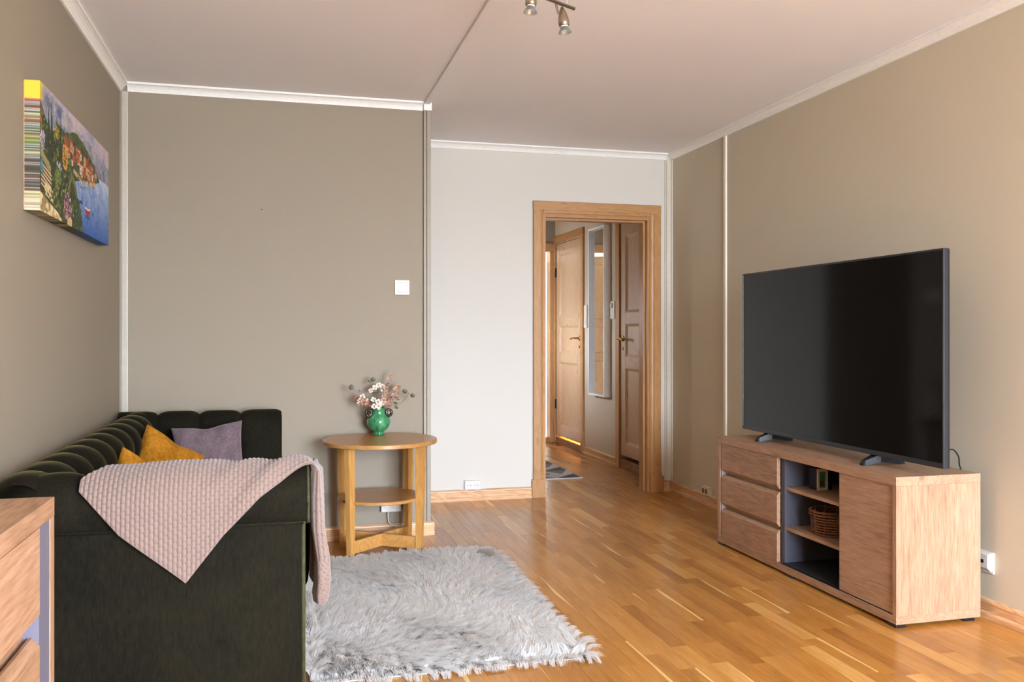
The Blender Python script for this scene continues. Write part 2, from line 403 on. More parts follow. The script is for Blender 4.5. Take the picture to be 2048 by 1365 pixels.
# hall beyond the doorway
wall('wall_hall_right', M_HALL, [(XH, XH + 0.1, YD + WT, 6.26, 0, ZC), (XH, XH + 0.1, 7.16, 8.16, 0, ZC), (XH, XH + 0.1, 9.0, YHB + 0.1, 0, ZC), (XH, XH + 0.1, 6.26, 7.16, 2.13, ZC), (XH, XH + 0.1, 8.16, 9.0, 2.13, ZC)])
OX0, OX1, OZ = 1.97, 2.802, 2.06          # opening in the hall end wall
wall('wall_hall_end', M_WALL, [(XHL, OX0, YHB, YHB + 0.1, 0, ZC), (OX1, XH, YHB, YHB + 0.1, 0, ZC), (OX0, OX1, YHB, YHB + 0.1, OZ, ZC)])
wall('wall_hall_left', M_WALLD, [(XHL - 0.1, XHL, YD + WT, 8.25, 0, ZC), (XHL - 0.1, XHL, 8.60, YHB + 0.1, 0, ZC), (XHL - 0.1, XHL, 8.25, 8.60, 0, 1.1), (XHL - 0.1, XHL, 8.25, 8.60, 1.6, ZC)])
portal((XHL - 0.12, 8.425, 1.35), (0, -math.pi / 2, 0), 0.5, 0.35)  # unseen opening in the hall's left wall, added to brighten the hall
# bright side room behind the hall end door, with its own window in the left wall
wall('wall_side_room', M_WALLD, [(1.0, 3.5, 10.3, 10.4, 0, ZC), (3.4, 3.5, YHB + 0.1, 10.3, 0, ZC), (0.9, 1.0, YHB + 0.1, 9.25, 0, ZC), (0.9, 1.0, 10.15, 10.4, 0, ZC), (0.9, 1.0, 9.25, 10.15, 0, 0.5), (0.9, 1.0, 9.25, 10.15, 2.3, ZC), (0.9, XHL, YHB, YHB + 0.1, 0, ZC), (XH + 0.1, 3.5, YHB, YHB + 0.1, 0, ZC)])
portal((0.88, 9.7, 1.4), (0, -math.pi / 2, 0), 1.8, 0.9)
MB().box(1.0, 3.4, YHB, 10.3, -0.0105, 0.0).build('floor_side_room', plain('pale_vinyl', srgb(220, 216, 208), 0.5), kind='structure')
# lit closet behind the far hall door
cw = XH + 0.1
wall('wall_closet', M_WALLD, [(cw + 0.6, cw + 0.7, 7.9, 9.1, 0, ZC), (cw, cw + 0.6, 7.85, 7.9, 0, ZC), (cw, cw + 0.6, 9.0, 9.05, 0, ZC), (cw, cw + 0.7, 7.85, 9.05, 2.3, 2.4)])
MB().box(cw, cw + 0.6, 7.9, 9.0, 0.0, 0.02).build('floor_closet', plain('closet_lino', srgb(214, 178, 120), 0.6), kind='structure')
pl = bpy.data.lights.new('closet_lamp', 'POINT'); pl.energy = 60; pl.color = (1.0, 0.5, 0.10); pl.shadow_soft_size = 0.05
po = bpy.data.objects.new('closet_lamp', pl); C.objects.link(po); po.location = (cw + 0.25, 8.6, 0.5)

# ---------------------------------------------------------------- crown mouldings, skirting, strips
CR = [(0, -0.045), (0.010, -0.045), (0.013, -0.036), (0.019, -0.025), (0.028, -0.016), (0.038, -0.011), (0.045, -0.010), (0.045, 0.0), (0, 0.0)]
SK = [(0, 0), (0.021, 0), (0.021, 0.017), (0.018, 0.024), (0.013, 0.027), (0.013, 0.058), (0.016, 0.062), (0.014, 0.070), (0.006, 0.078), (0, 0.078)]
def run(name, prof, axis, wallc, sgn, a0, a1, zb, mat):
    return MB().prism([(wallc + sgn * p, zb + q) for p, q in prof], axis, a0, a1).build(name, mat, kind='structure')
run('trim_1', CR, 'Y', XL, 1, YF, YP, ZC, M_TRIMW)
run('trim_2', CR, 'X', YP, -1, XL + 0.04, XP - 0.047, ZC, M_TRIMW)
MB().box(XP - 0.044, XP + 0.004, YP - 0.03, YP + 0.02, ZC - 0.046, ZC, 0.003).build('trim_3', M_TRIMW, kind='structure')
run('trim_4', CR, 'X', YD, -1, XP, XR - 0.045, ZC, M_TRIMW)
run('trim_5', CR, 'Y', XR, -1, YF, YD, ZC, M_TRIMW)
run('baseboard_left', SK, 'Y', XL, 1, YF, YP, 0, PINEB['Y'])
run('baseboard_partition', SK, 'X', YP, -1, XL + 0.02, XP + 0.021, 0, PINEB['X'])
run('baseboard_partition_end', SK, 'Y', XP, 1, YP, YD - 0.02, 0, PINEB['Y'])
run('baseboard_back', SK, 'X', YD, -1, XP + 0.02, 1.73, 0, PINEB['X'])
run('baseboard_back_corner', SK, 'X', YD, -1, 2.735, XR - 0.02, 0, PINEB['X'])
run('baseboard_right', SK, 'Y', XR, -1, YF, YD, 0, PINEB['Y'])
run('baseboard_hall', SK, 'Y', XH, -1, 7.24, 8.09, 0, PINE['Y'])
# corner strips
MB().box(XL, XL + 0.010, YP - 0.012, YP, 0.078, ZC - 0.045, 0.002).build('trim_6', M_TRIMG, kind='structure')
MB().box(XL + 0.010, XL + 0.044, YP - 0.018, YP, 0.078, ZC - 0.045, 0.006).build('trim_7', plain('pale_corner_strip', srgb(190, 184, 170), 0.45), kind='structure')
MB().box(XP - 0.041, XP - 0.024, YP - 0.008, YP + 0.012, 0.078, ZC - 0.045, 0.002).build('trim_8', M_TRIMG, kind='structure')
MB().box(XP - 0.023, XP, YP - 0.014, YP + 0.012, 0.078, ZC - 0.045, 0.003).build('trim_9', M_TRIMG, kind='structure')
M_TC = plain('cream_trim_paint', srgb(214, 206, 188), 0.45)
MB().box(XR - 0.054, XR - 0.046, YD - 0.012, YD, 0.078, ZC - 0.045, 0.002).build('trim_10', M_TC, kind='structure')
MB().box(XR - 0.046, XR - 0.010, YD - 0.022, YD, 0.078, ZC - 0.045, 0.006).build('trim_11', M_TC, kind='structure')
MB().box(XR - 0.010, XR, YD - 0.030, YD, 0.078, ZC - 0.045, 0.003).build('trim_12', M_TC, kind='structure')
MB().box(XR - 0.012, XR, 5.170, 5.198, 0.078, ZC - 0.005, 0.002).build('trim_13', plain('white_joint_strip', srgb(240, 232, 216), 0.4), kind='structure')
# ceiling batten in line with the projecting wall
MB().box(0.800, 0.832, YF, YP - 0.03, ZC - 0.012, ZC, 0.002).build('trim_14', M_CEIL, kind='structure')

# ---------------------------------------------------------------- doors
def casing_profile_x(x0, x1, y, z0, z1, inner):   # vertical casing on a wall facing -y
    s = 1 if inner == 'right' else -1
    xo, xi = (x0, x1) if s == 1 else (x1, x0)
    w = abs(x1 - x0)
    pr = [(xo, y), (xo, y - 0.020), (xo + s * 0.004, y - 0.024), (xo + s * w * 0.66, y - 0.024), (xo + s * w * 0.70, y - 0.018), (xo + s * w * 0.88, y - 0.015), (xo + s * w * 0.92, y - 0.010), (xi, y - 0.010), (xi, y)]
    return MB().prism(pr, 'Z', z0, z1)
d1 = empty('door_1', ((DX0 + DX1) / 2, YD, 0), kind='structure')
ZT = 2.112
ZH = ZT - 0.064
casing_profile_x(1.736, DX0 + 0.002, YD, 0.13, ZH, 'right').build('casing', PINE['Z'], d1)
casing_profile_x(DX1 - 0.002, 2.715, YD, 0.115, ZH, 'left').build('casing', PINE['Z'], d1)
MB().prism([(YD, ZH), (YD - 0.018, ZH), (YD - 0.015, ZH - 0.018), (YD - 0.010, ZH - 0.024), (YD - 0.010, DZ - 0.002), (YD, DZ - 0.002)], 'X', DX0 + 0.0021, DX1 - 0.0021).build('head_casing', PINE['X'], d1)
MB().prism([(YD, ZT), (YD - 0.020, ZT), (YD - 0.024, ZT - 0.004), (YD - 0.024, ZH + 0.0002), (YD, ZH + 0.0002)], 'X', 1.736, 2.715).build('head_board', PINE['X'], d1)
MB().box(1.724, DX0 + 0.002, YD - 0.030, YD, 0, 0.131, 0.002).build('plinth_block', PINE['Z'], d1)
MB().box(DX1 - 0.002, 2.735, YD - 0.030, YD, 0, 0.116, 0.002).build('plinth_block', PINE['Z'], d1)
MB().box(DX0, DX0 + 0.018, YD - 0.002, YD + WT + 0.002, 0, DZ).build('jamb', PINE['Z'], d1)
MB().box(DX1 - 0.018, DX1, YD - 0.002, YD + WT + 0.002, 0, DZ).build('jamb', PINE['Z'], d1)
MB().box(DX0 + 0.018, DX1 - 0.018, YD - 0.002, YD + WT + 0.002, DZ - 0.018, DZ).build('jamb_head', PINE['X'], d1)
MB().box(DX1 - 0.032, DX1 - 0.018, YD + 0.045, YD + WT + 0.002, 0, DZ - 0.018).build('door_stop', PINE['Z'], d1)
MB().box(DX0 + 0.018, DX0 + 0.032, YD + 0.045, YD + WT + 0.002, 0, DZ - 0.018).build('door_stop', PINE['Z'], d1)
MB().box(DX0 + 0.032, DX1 - 0.032, YD + 0.045, YD + WT + 0.002, DZ - 0.032, DZ - 0.018).build('door_stop', PINE['X'], d1)
MB().box(DX1 - 0.004, 2.715, YD + WT, YD + WT + 0.02, 0, ZT).build('casing', PINE['Z'], d1)
MB().box(1.736, DX0 + 0.004, YD + WT, YD + WT + 0.02, 0, ZT).build('casing', PINE['Z'], d1)

def lever(par, x, y, z, dirn, flip=1):
    """lever handle on a face looking to -x: rosette, spindle and grip reaching along dirn (y)"""
    h = MB().lathe([(0.026, 0), (0.026, 0.004), (0.02, 0.008), (0.012, 0.010)], (x, y, z), 20, M=rotm(0, -math.pi / 2, 0)).build('rosette', M_BRASS, par, smooth=True)
    MB().tube(spline([(x - 0.005, y, z), (x - 0.045, y, z), (x - 0.058, y + dirn * 0.012, z), (x - 0.055, y + dirn * 0.05, z + 0.005), (x - 0.055, y + dirn * 0.085, z - 0.003), (x - 0.055, y + dirn * 0.115, z - 0.010)], 6), [0.009] * 6 + [0.009] * 13 + [0.010] * 6 + [0.011] * 6, 10).build('handle', M_BRASS, par, smooth=True, label='aged brass lever handle')
    MB().lathe([(0.015, 0), (0.015, 0.003), (0.009, 0.005)], (x, y, z - 0.085), 16, M=rotm(0, -math.pi / 2, 0)).build('key_plate', M_BRASS, par, smooth=True, label='round brass keyhole plate')
    MB().box(x - 0.008, x - 0.004, y - 0.003, y + 0.003, z - 0.095, z - 0.078).build('keyhole', M_HOLE, par)

def panel_door(name, y0, y1, z0, z1, x, rails, handle_y, hdir, label_extra):
    """panelled pine door leaf in a wall facing -x (front at x), with its casing; rails = list of (za, zb)"""
    r = empty(name, (x, (y0 + y1) / 2, 0), kind='structure')
    st = 0.095; t = 0.035
    P = PINED
    for (a, b) in ((y0, y0 + st), (y1 - st, y1)): MB().box(x, x + t, a, b, z0, z1, 0.003).build('stile', P['Z'], r)
    for (a, b) in rails: MB().box(x + 0.001, x + t, y0 + st, y1 - st, a, b, 0.003).build('rail', P['Y'], r)
    for k in range(len(rails) - 1):
        za, zb = rails[k][1], rails[k + 1][0]
        pn = MB().box(x + 0.018, x + t - 0.004, y0 + st - 0.003, y1 - st + 0.003, za - 0.003, zb + 0.003)
        pan = pn.build('panel', P['Z'], r)
        m = 0.022   # moulding round the panel, built as sloping fillets
        a, b = y0 + st, y1 - st
        mm = MB()
        mm.prism([(a, x + 0.003), (a, x + 0.018), (a + m, x + 0.018)], 'Z', za, zb).v
        MB().add([(q[1], q[0], q[2]) for q in mm.v[0]], mm.f).build('moulding', P['Z'], pan)
        mm = MB().prism([(b, x + 0.003), (b, x + 0.018), (b - m, x + 0.018)], 'Z', za, zb)
        MB().add([(q[1], q[0], q[2]) for q in mm.v[0]], mm.f).build('moulding', P['Z'], pan)
        MB().prism([(x + 0.003, za), (x + 0.018, za), (x + 0.018, za + m)], 'Y', a, b).build('moulding', P['Y'], pan)
        MB().prism([(x + 0.003, zb), (x + 0.018, zb), (x + 0.018, zb - m)], 'Y', a, b).build('moulding', P['Y'], pan)
    return r
def casing_x(r, ya, yb, z1, side, x):     # casing boards on a wall facing -x
    MB().box(x - 0.022, x, ya, yb, 0, z1, 0.004).build('casing', PINE['Z'], r)

# far hall door
A0, A1 = 8.185, 8.985
XLf = XH - 0.004
dA = panel_door('door_2', A0, A1, 0.085, 2.12, XLf, [(0.085, 0.19), (0.87, 0.97), (1.25, 1.35), (2.01, 2.12)], 0, 0, '')
MB().box(XH - 0.022, XH, 8.10, 8.172, 0, 2.20, 0.004).build('casing', PINE['Z'], dA)
MB().box(XH - 0.022, XH, 8.998, YHB - 0.002, 0, 2.20, 0.004).build('casing', PINE['Z'], dA)
MB().box(XH - 0.024, XH, 8.095, YHB - 0.001, 2.135, 2.205, 0.004).build('head_casing', PINE['Y'], dA)
MB().box(XH - 0.010, XH + 0.09, A0 - 0.012, A1 + 0.012, 0, 0.066, 0.003).build('threshold', wood('dark_threshold_pine', srgb(96, 60, 36), srgb(132, 90, 58), srgb(160, 116, 80), 'Y'), dA)
for (ya, yb) in ((8.16, 8.20), (8.97, 9.0)): MB().box(XH + 0.033, XH + 0.06, ya, yb, 0.066, 2.13).build('door_stop', PINE['Z'], dA)  # added strips, here and overhead, block closet light leaking round the leaf
MB().box(XH + 0.033, XH + 0.06, 8.20, 8.97, 2.09, 2.13).build('door_stop', PINE['Y'], dA)
lever(dA, XLf, A0 + 0.05, 1.125, 1)
for z in (0.42, 1.82): MB().tube([(XLf - 0.008, A1 + 0.006, z - 0.05), (XLf - 0.008, A1 + 0.006, z + 0.05)], 0.009, 8).build('hinge', M_IRON, dA)
# near hall door
B0, B1 = 6.28, 7.14
dB = panel_door('door_3', B0, B1, 0.115, 2.12, XLf, [(0.115, 0.22), (0.87, 0.97), (1.25, 1.35), (2.01, 2.12)], 0, 0, '')
MB().box(XH - 0.022, XH, 7.153, 7.235, 0, 2.20, 0.004).build('casing', PINE['Z'], dB)
MB().box(XH - 0.022, XH, 6.19, 6.267, 0, 2.20, 0.004).build('casing', PINE['Z'], dB)
MB().box(XH - 0.024, XH, 6.185, 7.24, 2.135, 2.205, 0.004).build('head_casing', PINE['Y'], dB)
MB().box(XH - 0.010, XH + 0.09, B0 - 0.012, B1 + 0.012, 0, 0.085, 0.003).build('threshold', bpy.data.materials['dark_threshold_pine'], dB)
MB().box(XH + 0.095, XH + 0.12, 6.2, 7.2, 0, 2.2).build('backing_board', M_HOLE, dB)
lever(dB, XLf, B1 - 0.05, 1.125, -1)
# hall end doorway with a door standing open behind it
dC = empty('door_4', ((OX0 + OX1) / 2, YHB, 0), kind='structure')
MB().box(OX1 - 0.004, OX1 + 0.050, YHB - 0.022, YHB, 0, OZ + 0.075, 0.004).build('casing', PINE['Z'], dC)
MB().box(OX0 - 0.075, OX0 + 0.004, YHB - 0.022, YHB, 0, OZ + 0.075, 0.004).build('casing', PINE['Z'], dC)
MB().box(OX0 - 0.08, OX1 + 0.051, YHB - 0.024, YHB, OZ - 0.004, OZ + 0.08, 0.004).build('head_casing', PINE['X'], dC)
MB().box(OX1 - 0.003, OX1, YHB, YHB + 0.1, 0, OZ).build('jamb', PINE['Z'], dC)
MB().box(OX0, OX1, YHB - 0.01, YHB + 0.1, 0, 0.05, 0.003).build('threshold', PINE['X'], dC)
MB().box(OX0, OX0 + 0.015, YHB, YHB + 0.1, 0.05, OZ).build('jamb', PINE['Z'], dC)
lf = MB().box(0, 0.78, 0, 0.035, 0, 1.98)
lf.xform(rotm(0, 0, math.radians(38)), (OX0 + 0.02, YHB + 0.105, 0.06)).build('leaf', PINED['Z'], dC)
lf = MB()
for (a, b) in ((0.10, 0.80), (0.90, 1.18), (1.28, 1.88)): lf.box(0.1, 0.68, -0.012, 0, a, b, 0.01)
lf.xform(rotm(0, 0, math.radians(38)), (OX0 + 0.02, YHB + 0.105, 0.06)).build('raised_panels', PINED['Z'], dC)


# ================================================================ TV bench
X0, X1, Yn, Yf = 2.345, 2.745, 2.965, 4.432
tvb = empty('tv_bench', ((X0 + X1) / 2, (Yn + Yf) / 2, 0), 'low light oak TV bench with three drawers, open shelves and a sliding door', 'tv bench')
MB().box(X0, X1, Yn, Yf, 0.560, 0.597, 0.0015).build('top_board', OAK['Y'], tvb)
MB().box(X0, X1, Yn, Yf, 0.014, 0.047, 0.0015).build('bottom_board', OAK['Y'], tvb)
MB().box(X0 + 0.0005, X1, Yn, Yn + 0.022, 0.047, 0.560, 0.001).build('side_panel', OAK['Z'], tvb)
MB().box(X0 + 0.0005, X1, Yf - 0.030, Yf, 0.047, 0.560, 0.001).build('side_panel', OAK['Z'], tvb)
MB().box(X1 - 0.012, X1 - 0.004, Yn + 0.022, Yf - 0.030, 0.047, 0.560).build('back_panel', M_DGREY, tvb)
MB().box(X0 + 0.006, X1 - 0.012, Yf - 0.044, Yf - 0.030, 0.047, 0.560).build('side_lining', plain('pale_grey_lining', srgb(150, 148, 156), 0.5), tvb, label='pale grey inner lining')
dv = MB().box(X0 + 0.022, X1 - 0.012, 3.792, 3.822, 0.047, 0.560).build('divider', M_GREY, tvb, label='slate grey divider panel')
MB().box(X0 + 0.022, X1 - 0.012, 3.300, 3.325, 0.047, 0.560).build('divider', M_GREY, tvb)
MB().box(X0 + 0.02, X1 - 0.012, 3.325, 3.792, 0.047, 0.052).build('niche_floor', M_DGREY, tvb, label='dark grey floor of the open niche')
MB().box(X0 + 0.030, X1 - 0.012, 3.325, 3.792, 0.403, 0.419, 0.001).build('shelf', OAK['Y'], tvb)
MB().box(X0 + 0.030, X1 - 0.012, 3.325, 3.792, 0.209, 0.225, 0.001).build('shelf', OAK['Y'], tvb)
for yy, zz in ((3.788, 0.428), (3.788, 0.234)):
    MB().lathe([(0.0, -0.006), (0.005, -0.004), (0.006, 0), (0.005, 0.004), (0.0, 0.006)], (X0 + 0.06, yy, zz), 10).build('shelf_pin', M_STEEL, tvb, smooth=True)
def drawer(par, xf, y0, y1, z0, z1, sgn, top_ch, bot_ch, wd):
    """drawer front with finger chamfers on its top / bottom edge, front at xf, body going to +sgn*x"""
    t = 0.019; c = 0.016
    pr = [(xf, z0 + (c if bot_ch else 0)), (xf + sgn * c * 0.8 if bot_ch else xf, z0), (xf + sgn * t, z0), (xf + sgn * t, z1), (xf + sgn * c * 0.8 if top_ch else xf, z1), (xf, z1 - (c if top_ch else 0))]
    o = MB().prism(pr, 'Y', y0, y1).build('drawer', wd, par)
    MB().box(xf + sgn * 0.036, xf + sgn * 0.36, y0 + 0.015, y1 - 0.015, z0 + 0.012, z1 - 0.03).build('drawer_box', M_DGREY, o)
    return o
for (z0, z1, tcf, bc) in ((0.405, 0.5585, False, True), (0.219, 0.389, True, True), (0.0485, 0.203, True, False)):
    drawer(tvb, X0 + 0.001, 3.847 - 0.02, 4.386, z0, z1, 1, tcf, bc, OAK['Y'])
for zg in (0.397, 0.211): MB().box(X0 + 0.029, X0 + 0.035, 3.823, 4.387, zg - 0.022, zg + 0.022).build('drawer_rail', OAK['Y'], tvb)
MB().box(X0 + 0.008, X0 + 0.026, Yn + 0.023, 3.341, 0.050, 0.558, 0.001).build('sliding_door', OAK['Y'], tvb)
MB().box(X0 + 0.004, X0 + 0.030, Yn + 0.022, 3.80, 0.0465, 0.0495).build('door_track', M_BLACK, tvb)
for x_ in (X0 + 0.002, X1 - 0.075):
    for y_ in (Yn + 0.004, Yf - 0.054, (Yn + Yf) / 2): MB().box(x_, x_ + 0.05, y_, y_ + 0.05, 0, 0.014, 0.002).build('foot', M_BLACK, tvb)

# ================================================================ television
tv = empty('television', (2.50, 3.62, 0.597), 'large black flat screen television standing on the oak bench', 'television')
TY0, TY1, TZ0, TZ1, TX = 2.855, 4.385, 0.640, 1.495, 2.472
m_scr, n_, b_ = newmat('glossy_black_screen')
b_.inputs['Base Color'].default_value = (0.002, 0.002, 0.0022, 1); b_.inputs['Roughness'].default_value = 0.09; b_.inputs['Specular IOR Level'].default_value = 0.26
nz = N(n_, 'ShaderNodeTexNoise', Scale=400.0); bp = N(n_, 'ShaderNodeBump', Strength=0.02, Distance=0.0005); n_.links.new(nz.outputs['Fac'], bp.inputs['Height']); n_.links.new(bp.outputs[0], b_.inputs['Normal'])
MB().box(TX + 0.003, TX + 0.012, TY0 + 0.008, TY1 - 0.008, TZ0 + 0.020, TZ1 - 0.008).build('screen', m_scr, tv)
M_BEZ = plain('charcoal_bezel', srgb(40, 41, 45), 0.35)
bz = MB().box(TX, TX + 0.022, TY0, TY0 + 0.0085, TZ0, TZ1, 0.002).box(TX, TX + 0.022, TY1 - 0.0085, TY1, TZ0, TZ1, 0.002)
bz.box(TX, TX + 0.022, TY0 + 0.008, TY1 - 0.008, TZ1 - 0.0085, TZ1, 0.002).box(TX, TX + 0.022, TY0 + 0.008, TY1 - 0.008, TZ0, TZ0 + 0.021, 0.002)
bz.build('bezel', M_BEZ, tv, label='thin charcoal bezel')
MB().box(TX + 0.013, TX + 0.030, TY0 + 0.001, TY1 - 0.001, TZ0 + 0.001, TZ1 - 0.001, 0.004).build('back_shell', M_BLACK, tv)
MB().box(TX + 0.03, TX + 0.07, TY0 + 0.2, TY1 - 0.2, TZ0 + 0.02, TZ0 + 0.42, 0.015).build('electronics_hump', M_BLACK, tv)
for yc, sg in ((4.14, -1), (3.275, 1)):
    ft = MB()
    # splayed foot: a front and a rear toe with a sloping nose, meeting under the panel
    for xt, dx in ((2.415, -1), (2.625, 1)):
        xm = TX + 0.022
        w0, w1 = 0.012, 0.026
        P = []
        for (xx, zz0, zz1, ww) in ((xt, 0.597, 0.605, w0), (xt - dx * 0.012, 0.597, 0.619, w0), (xm - dx * 0.0, 0.597 + 0.014, TZ0 + 0.004, w1)):
            P.append([(xx, yc - ww, zz0), (xx, yc + ww, zz0), (xx, yc + ww, zz1), (xx, yc - ww, zz1)])
        i0 = ft.n; ft.grid(np.array(P), closed_v=True); ft.f += [tuple(i0 + k for k in range(4)), tuple(i0 + 8 + k for k in range(4))]
    ft.build('stand_foot', M_BLACK, tv)
MB().tube(spline([(2.53, 2.93, 0.69), (2.60, 2.955, 0.70), (2.66, 2.99, 0.665), (2.70, 3.03, 0.625), (2.735, 3.06, 0.600)], 8), 0.003, 8).build('television_cable', M_BLACK, smooth=True, label='thin black cable dropping from the television onto the bench', cat='cable')

# ================================================================ things on the bench shelves
bk = empty('wicker_basket', (2.49, 3.60, 0.225), 'small round brown wicker basket on the lower bench shelf', 'basket')
M_WICK = plain('brown_wicker', srgb(120, 76, 50), 0.6, noise=0.3, nscale=120)
def coil(r, z, h, n=44, amp=0.0025, ph=0):
    v = []
    for k in range(n * 2):
        a = 2 * math.pi * k / (n * 2); rr = r + amp * (1 if (k + ph) % 2 == 0 else -1)
        v.append([(rr + 0.0055 * math.cos(t), 0, z + h * 0.55 * math.sin(t)) for t in np.linspace(0, 2 * math.pi, 7)[:-1]])
        v[-1] = [(math.cos(a) * q[0], math.sin(a) * q[0], q[2]) for q in v[-1]]
    return np.array(v)
zz = 0.225 + 0.007
for k in range(9):
    rr = 0.078 + 0.010 * (k / 8.0) ** 0.8 + (0.004 if k >= 7 else 0)
    m = MB(); P = coil(rr, zz, 0.0075 if k < 7 else 0.009, ph=k % 2); P = P + np.array((2.49, 3.60, 0)); m.grid(P, True, True); m.build('coil', M_WICK, bk, smooth=True)
    zz += 0.0125 if k < 6 else 0.0145
MB().lathe([(0.0, 0.226), (0.078, 0.226), (0.078, 0.231), (0.0, 0.231)], (2.49, 3.60, 0), 28, cap=False).build('base', M_WICK, bk)
mb = MB()
for k in range(10):
    a = 2 * math.pi * k / 10; mb.tube([(2.49 + 0.077 * math.cos(a), 3.60 + 0.077 * math.sin(a), 0.228), (2.49 + 0.088 * math.cos(a), 3.60 + 0.088 * math.sin(a), zz - 0.006)], 0.004, 6)
mb.build('stakes', M_WICK, bk)

bxo = empty('picture_box', (2.50, 3.70, 0.419), 'small black box with a white framed green picture on the upper bench shelf', 'box')
MB().box(2.463, 2.545, 3.668, 3.735, 0.419, 0.523, 0.002).build('box_body', M_BLACK, bxo)
fr = MB().box(2.461, 2.470, 3.660, 3.668, 0.420, 0.521).box(2.507, 2.516, 3.660, 3.668, 0.420, 0.521).box(2.470, 2.507, 3.660, 3.668, 0.420, 0.432).box(2.470, 2.507, 3.660, 3.668, 0.509, 0.521)
fr.build('frame', plain('aged_white_paint', srgb(206, 196, 176), 0.5), bxo, label='aged white frame')
gm = MB(); nx, nz = 14, 30
P = np.array([[(2.470 + 0.037 * i / nx, 3.6655, 0.432 + 0.077 * j / nz) for j in range(nz + 1)] for i in range(nx + 1)]); gm.grid(P)
m_pp, n_, b_ = newmat('printed_card'); at = N(n_, 'ShaderNodeAttribute'); at.attribute_name = 'print'; n_.links.new(at.outputs['Color'], b_.inputs['Base Color']); b_.inputs['Roughness'].default_value = 0.4
po_ = gm.build('picture', m_pp, bxo, recalc=False)
cols = []
for i in range(nx + 1):
    for j in range(nz + 1):
        u, v = i / nx, j / nz
        c = srgb(150, 110, 50)
        if (u - 0.55) ** 2 / 0.14 + (v - 0.68) ** 2 / 0.07 < 1: c = srgb(20, 130, 96)
        elif v < 0.12: c = srgb(120, 96, 60)
        elif abs(u - 0.5) < 0.35 - v * 0.4 and v < 0.5: c = srgb(56, 58, 66)
        elif v < 0.5: c = srgb(96, 120, 60)
        cols.append((*(np.array(c) * random.uniform(0.7, 1.2)), 1))
ca = po_.data.color_attributes.new('print', 'FLOAT_COLOR', 'POINT'); ca.data.foreach_set('color', np.array(cols, dtype=np.float32).ravel())

# ================================================================ dresser at the left edge
DXF, DYE = -0.425, 1.880
dr = empty('dresser', ((XL + 0.01 + DXF) / 2, 1.2, 0), 'light oak dresser with grey lining at the lower left, in front of the sofa', 'dresser')
dx0 = XL + 0.012; DY0 = 0.45
MB().box(dx0, DXF, DY0, DYE, 0.808, 0.845, 0.0015).build('top_board', OAK['Y'], dr)
MB().box(dx0, DXF, DY0, DYE, 0.014, 0.047, 0.0015).build('bottom_board', OAK['Y'], dr)
MB().box(dx0, DXF - 0.0005, DYE - 0.030, DYE, 0.047, 0.808, 0.001).build('side_panel', OAK['Z'], dr)
MB().box(dx0, DXF - 0.0005, DY0, DY0 + 0.030, 0.047, 0.808, 0.001).build('side_panel', OAK['Z'], dr)
MB().box(dx0, dx0 + 0.008, DY0 + 0.03, DYE - 0.03, 0.047, 0.808).build('back_panel', M_DGREY, dr)
MB().box(dx0 + 0.01, DXF - 0.0025, DYE - 0.104, DYE - 0.030, 0.047, 0.808).build('side_lining', plain('blue_grey_lining', srgb(100, 100, 116), 0.5), dr, label='blue grey lining strip')
zb = [(0.632, 0.8065), (0.437, 0.606), (0.242, 0.411), (0.0485, 0.216)]
for k, (z0, z1) in enumerate(zb):
    drawer(dr, DXF - 0.001, DY0 + 0.04, DYE - 0.1045, z0, z1, -1, k > 0, k < 3, OAK['Y'])
for zg in (0.619, 0.424, 0.229): MB().box(DXF - 0.035, DXF - 0.029, DY0 + 0.03, DYE - 0.105, zg - 0.024, zg + 0.024).build('drawer_rail', OAK['Y'], dr)
for y_ in (DY0 + 0.004, DYE - 0.054):
    for x_ in (dx0 + 0.002, DXF - 0.06): MB().box(x_, x_ + 0.05, y_, y_ + 0.05, 0, 0.014).build('foot', M_BLACK, dr)

# ================================================================ sofa
def velvet(name, col, col2, rough=0.85):
    m, n, b = newmat(name); L = n.links.new
    tcn = N(n, 'ShaderNodeTexCoord'); mp = N(n, 'ShaderNodeMapping'); mp.inputs['Scale'].default_value = (1, 1, 0.25); L(tcn.outputs['Object'], mp.inputs['Vector'])
    n1 = N(n, 'ShaderNodeTexNoise', Scale=5.0, Detail=3.0); n2 = N(n, 'ShaderNodeTexNoise', Scale=170.0, Detail=4.0, Roughness=0.6)
    L(tcn.outputs['Object'], n1.inputs['Vector']); L(mp.outputs[0], n2.inputs['Vector'])
    ad = N(n, 'ShaderNodeMath', operation='MULTIPLY_ADD'); ad.inputs[1].default_value = 0.7; L(n2.outputs['Fac'], ad.inputs[0])
    hm = N(n, 'ShaderNodeMath', operation='MULTIPLY'); hm.inputs[1].default_value = 0.4; L(n1.outputs['Fac'], hm.inputs[0]); L(hm.outputs[0], ad.inputs[2])
    r = N(n, 'ShaderNodeValToRGB'); e = r.color_ramp.elements; e[0].position = 0.38; e[0].color = (*col, 1); e[1].position = 0.72; e[1].color = (*col2, 1)
    L(ad.outputs[0], r.inputs['Fac']); L(r.outputs['Color'], b.inputs['Base Color'])
    b.inputs['Roughness'].default_value = rough; b.inputs['Specular IOR Level'].default_value = 0.15
    b.inputs['Sheen Weight'].default_value = 0.34; b.inputs['Sheen Roughness'].default_value = 0.24; b.inputs['Sheen Tint'].default_value = (*srgb(176, 160, 104), 1)
    bp = N(n, 'ShaderNodeBump', Strength=0.25, Distance=0.0015); L(n2.outputs['Fac'], bp.inputs['Height']); L(bp.outputs[0], b.inputs['Normal'])
    return m
M_VEL = velvet('olive_velvet', srgb(10, 8, 3), srgb(29, 25, 13))
M_PIPE = velvet('olive_piping', srgb(50, 50, 30), srgb(78, 78, 54))  # velvet colour lightened to paint in the light caught along the edge
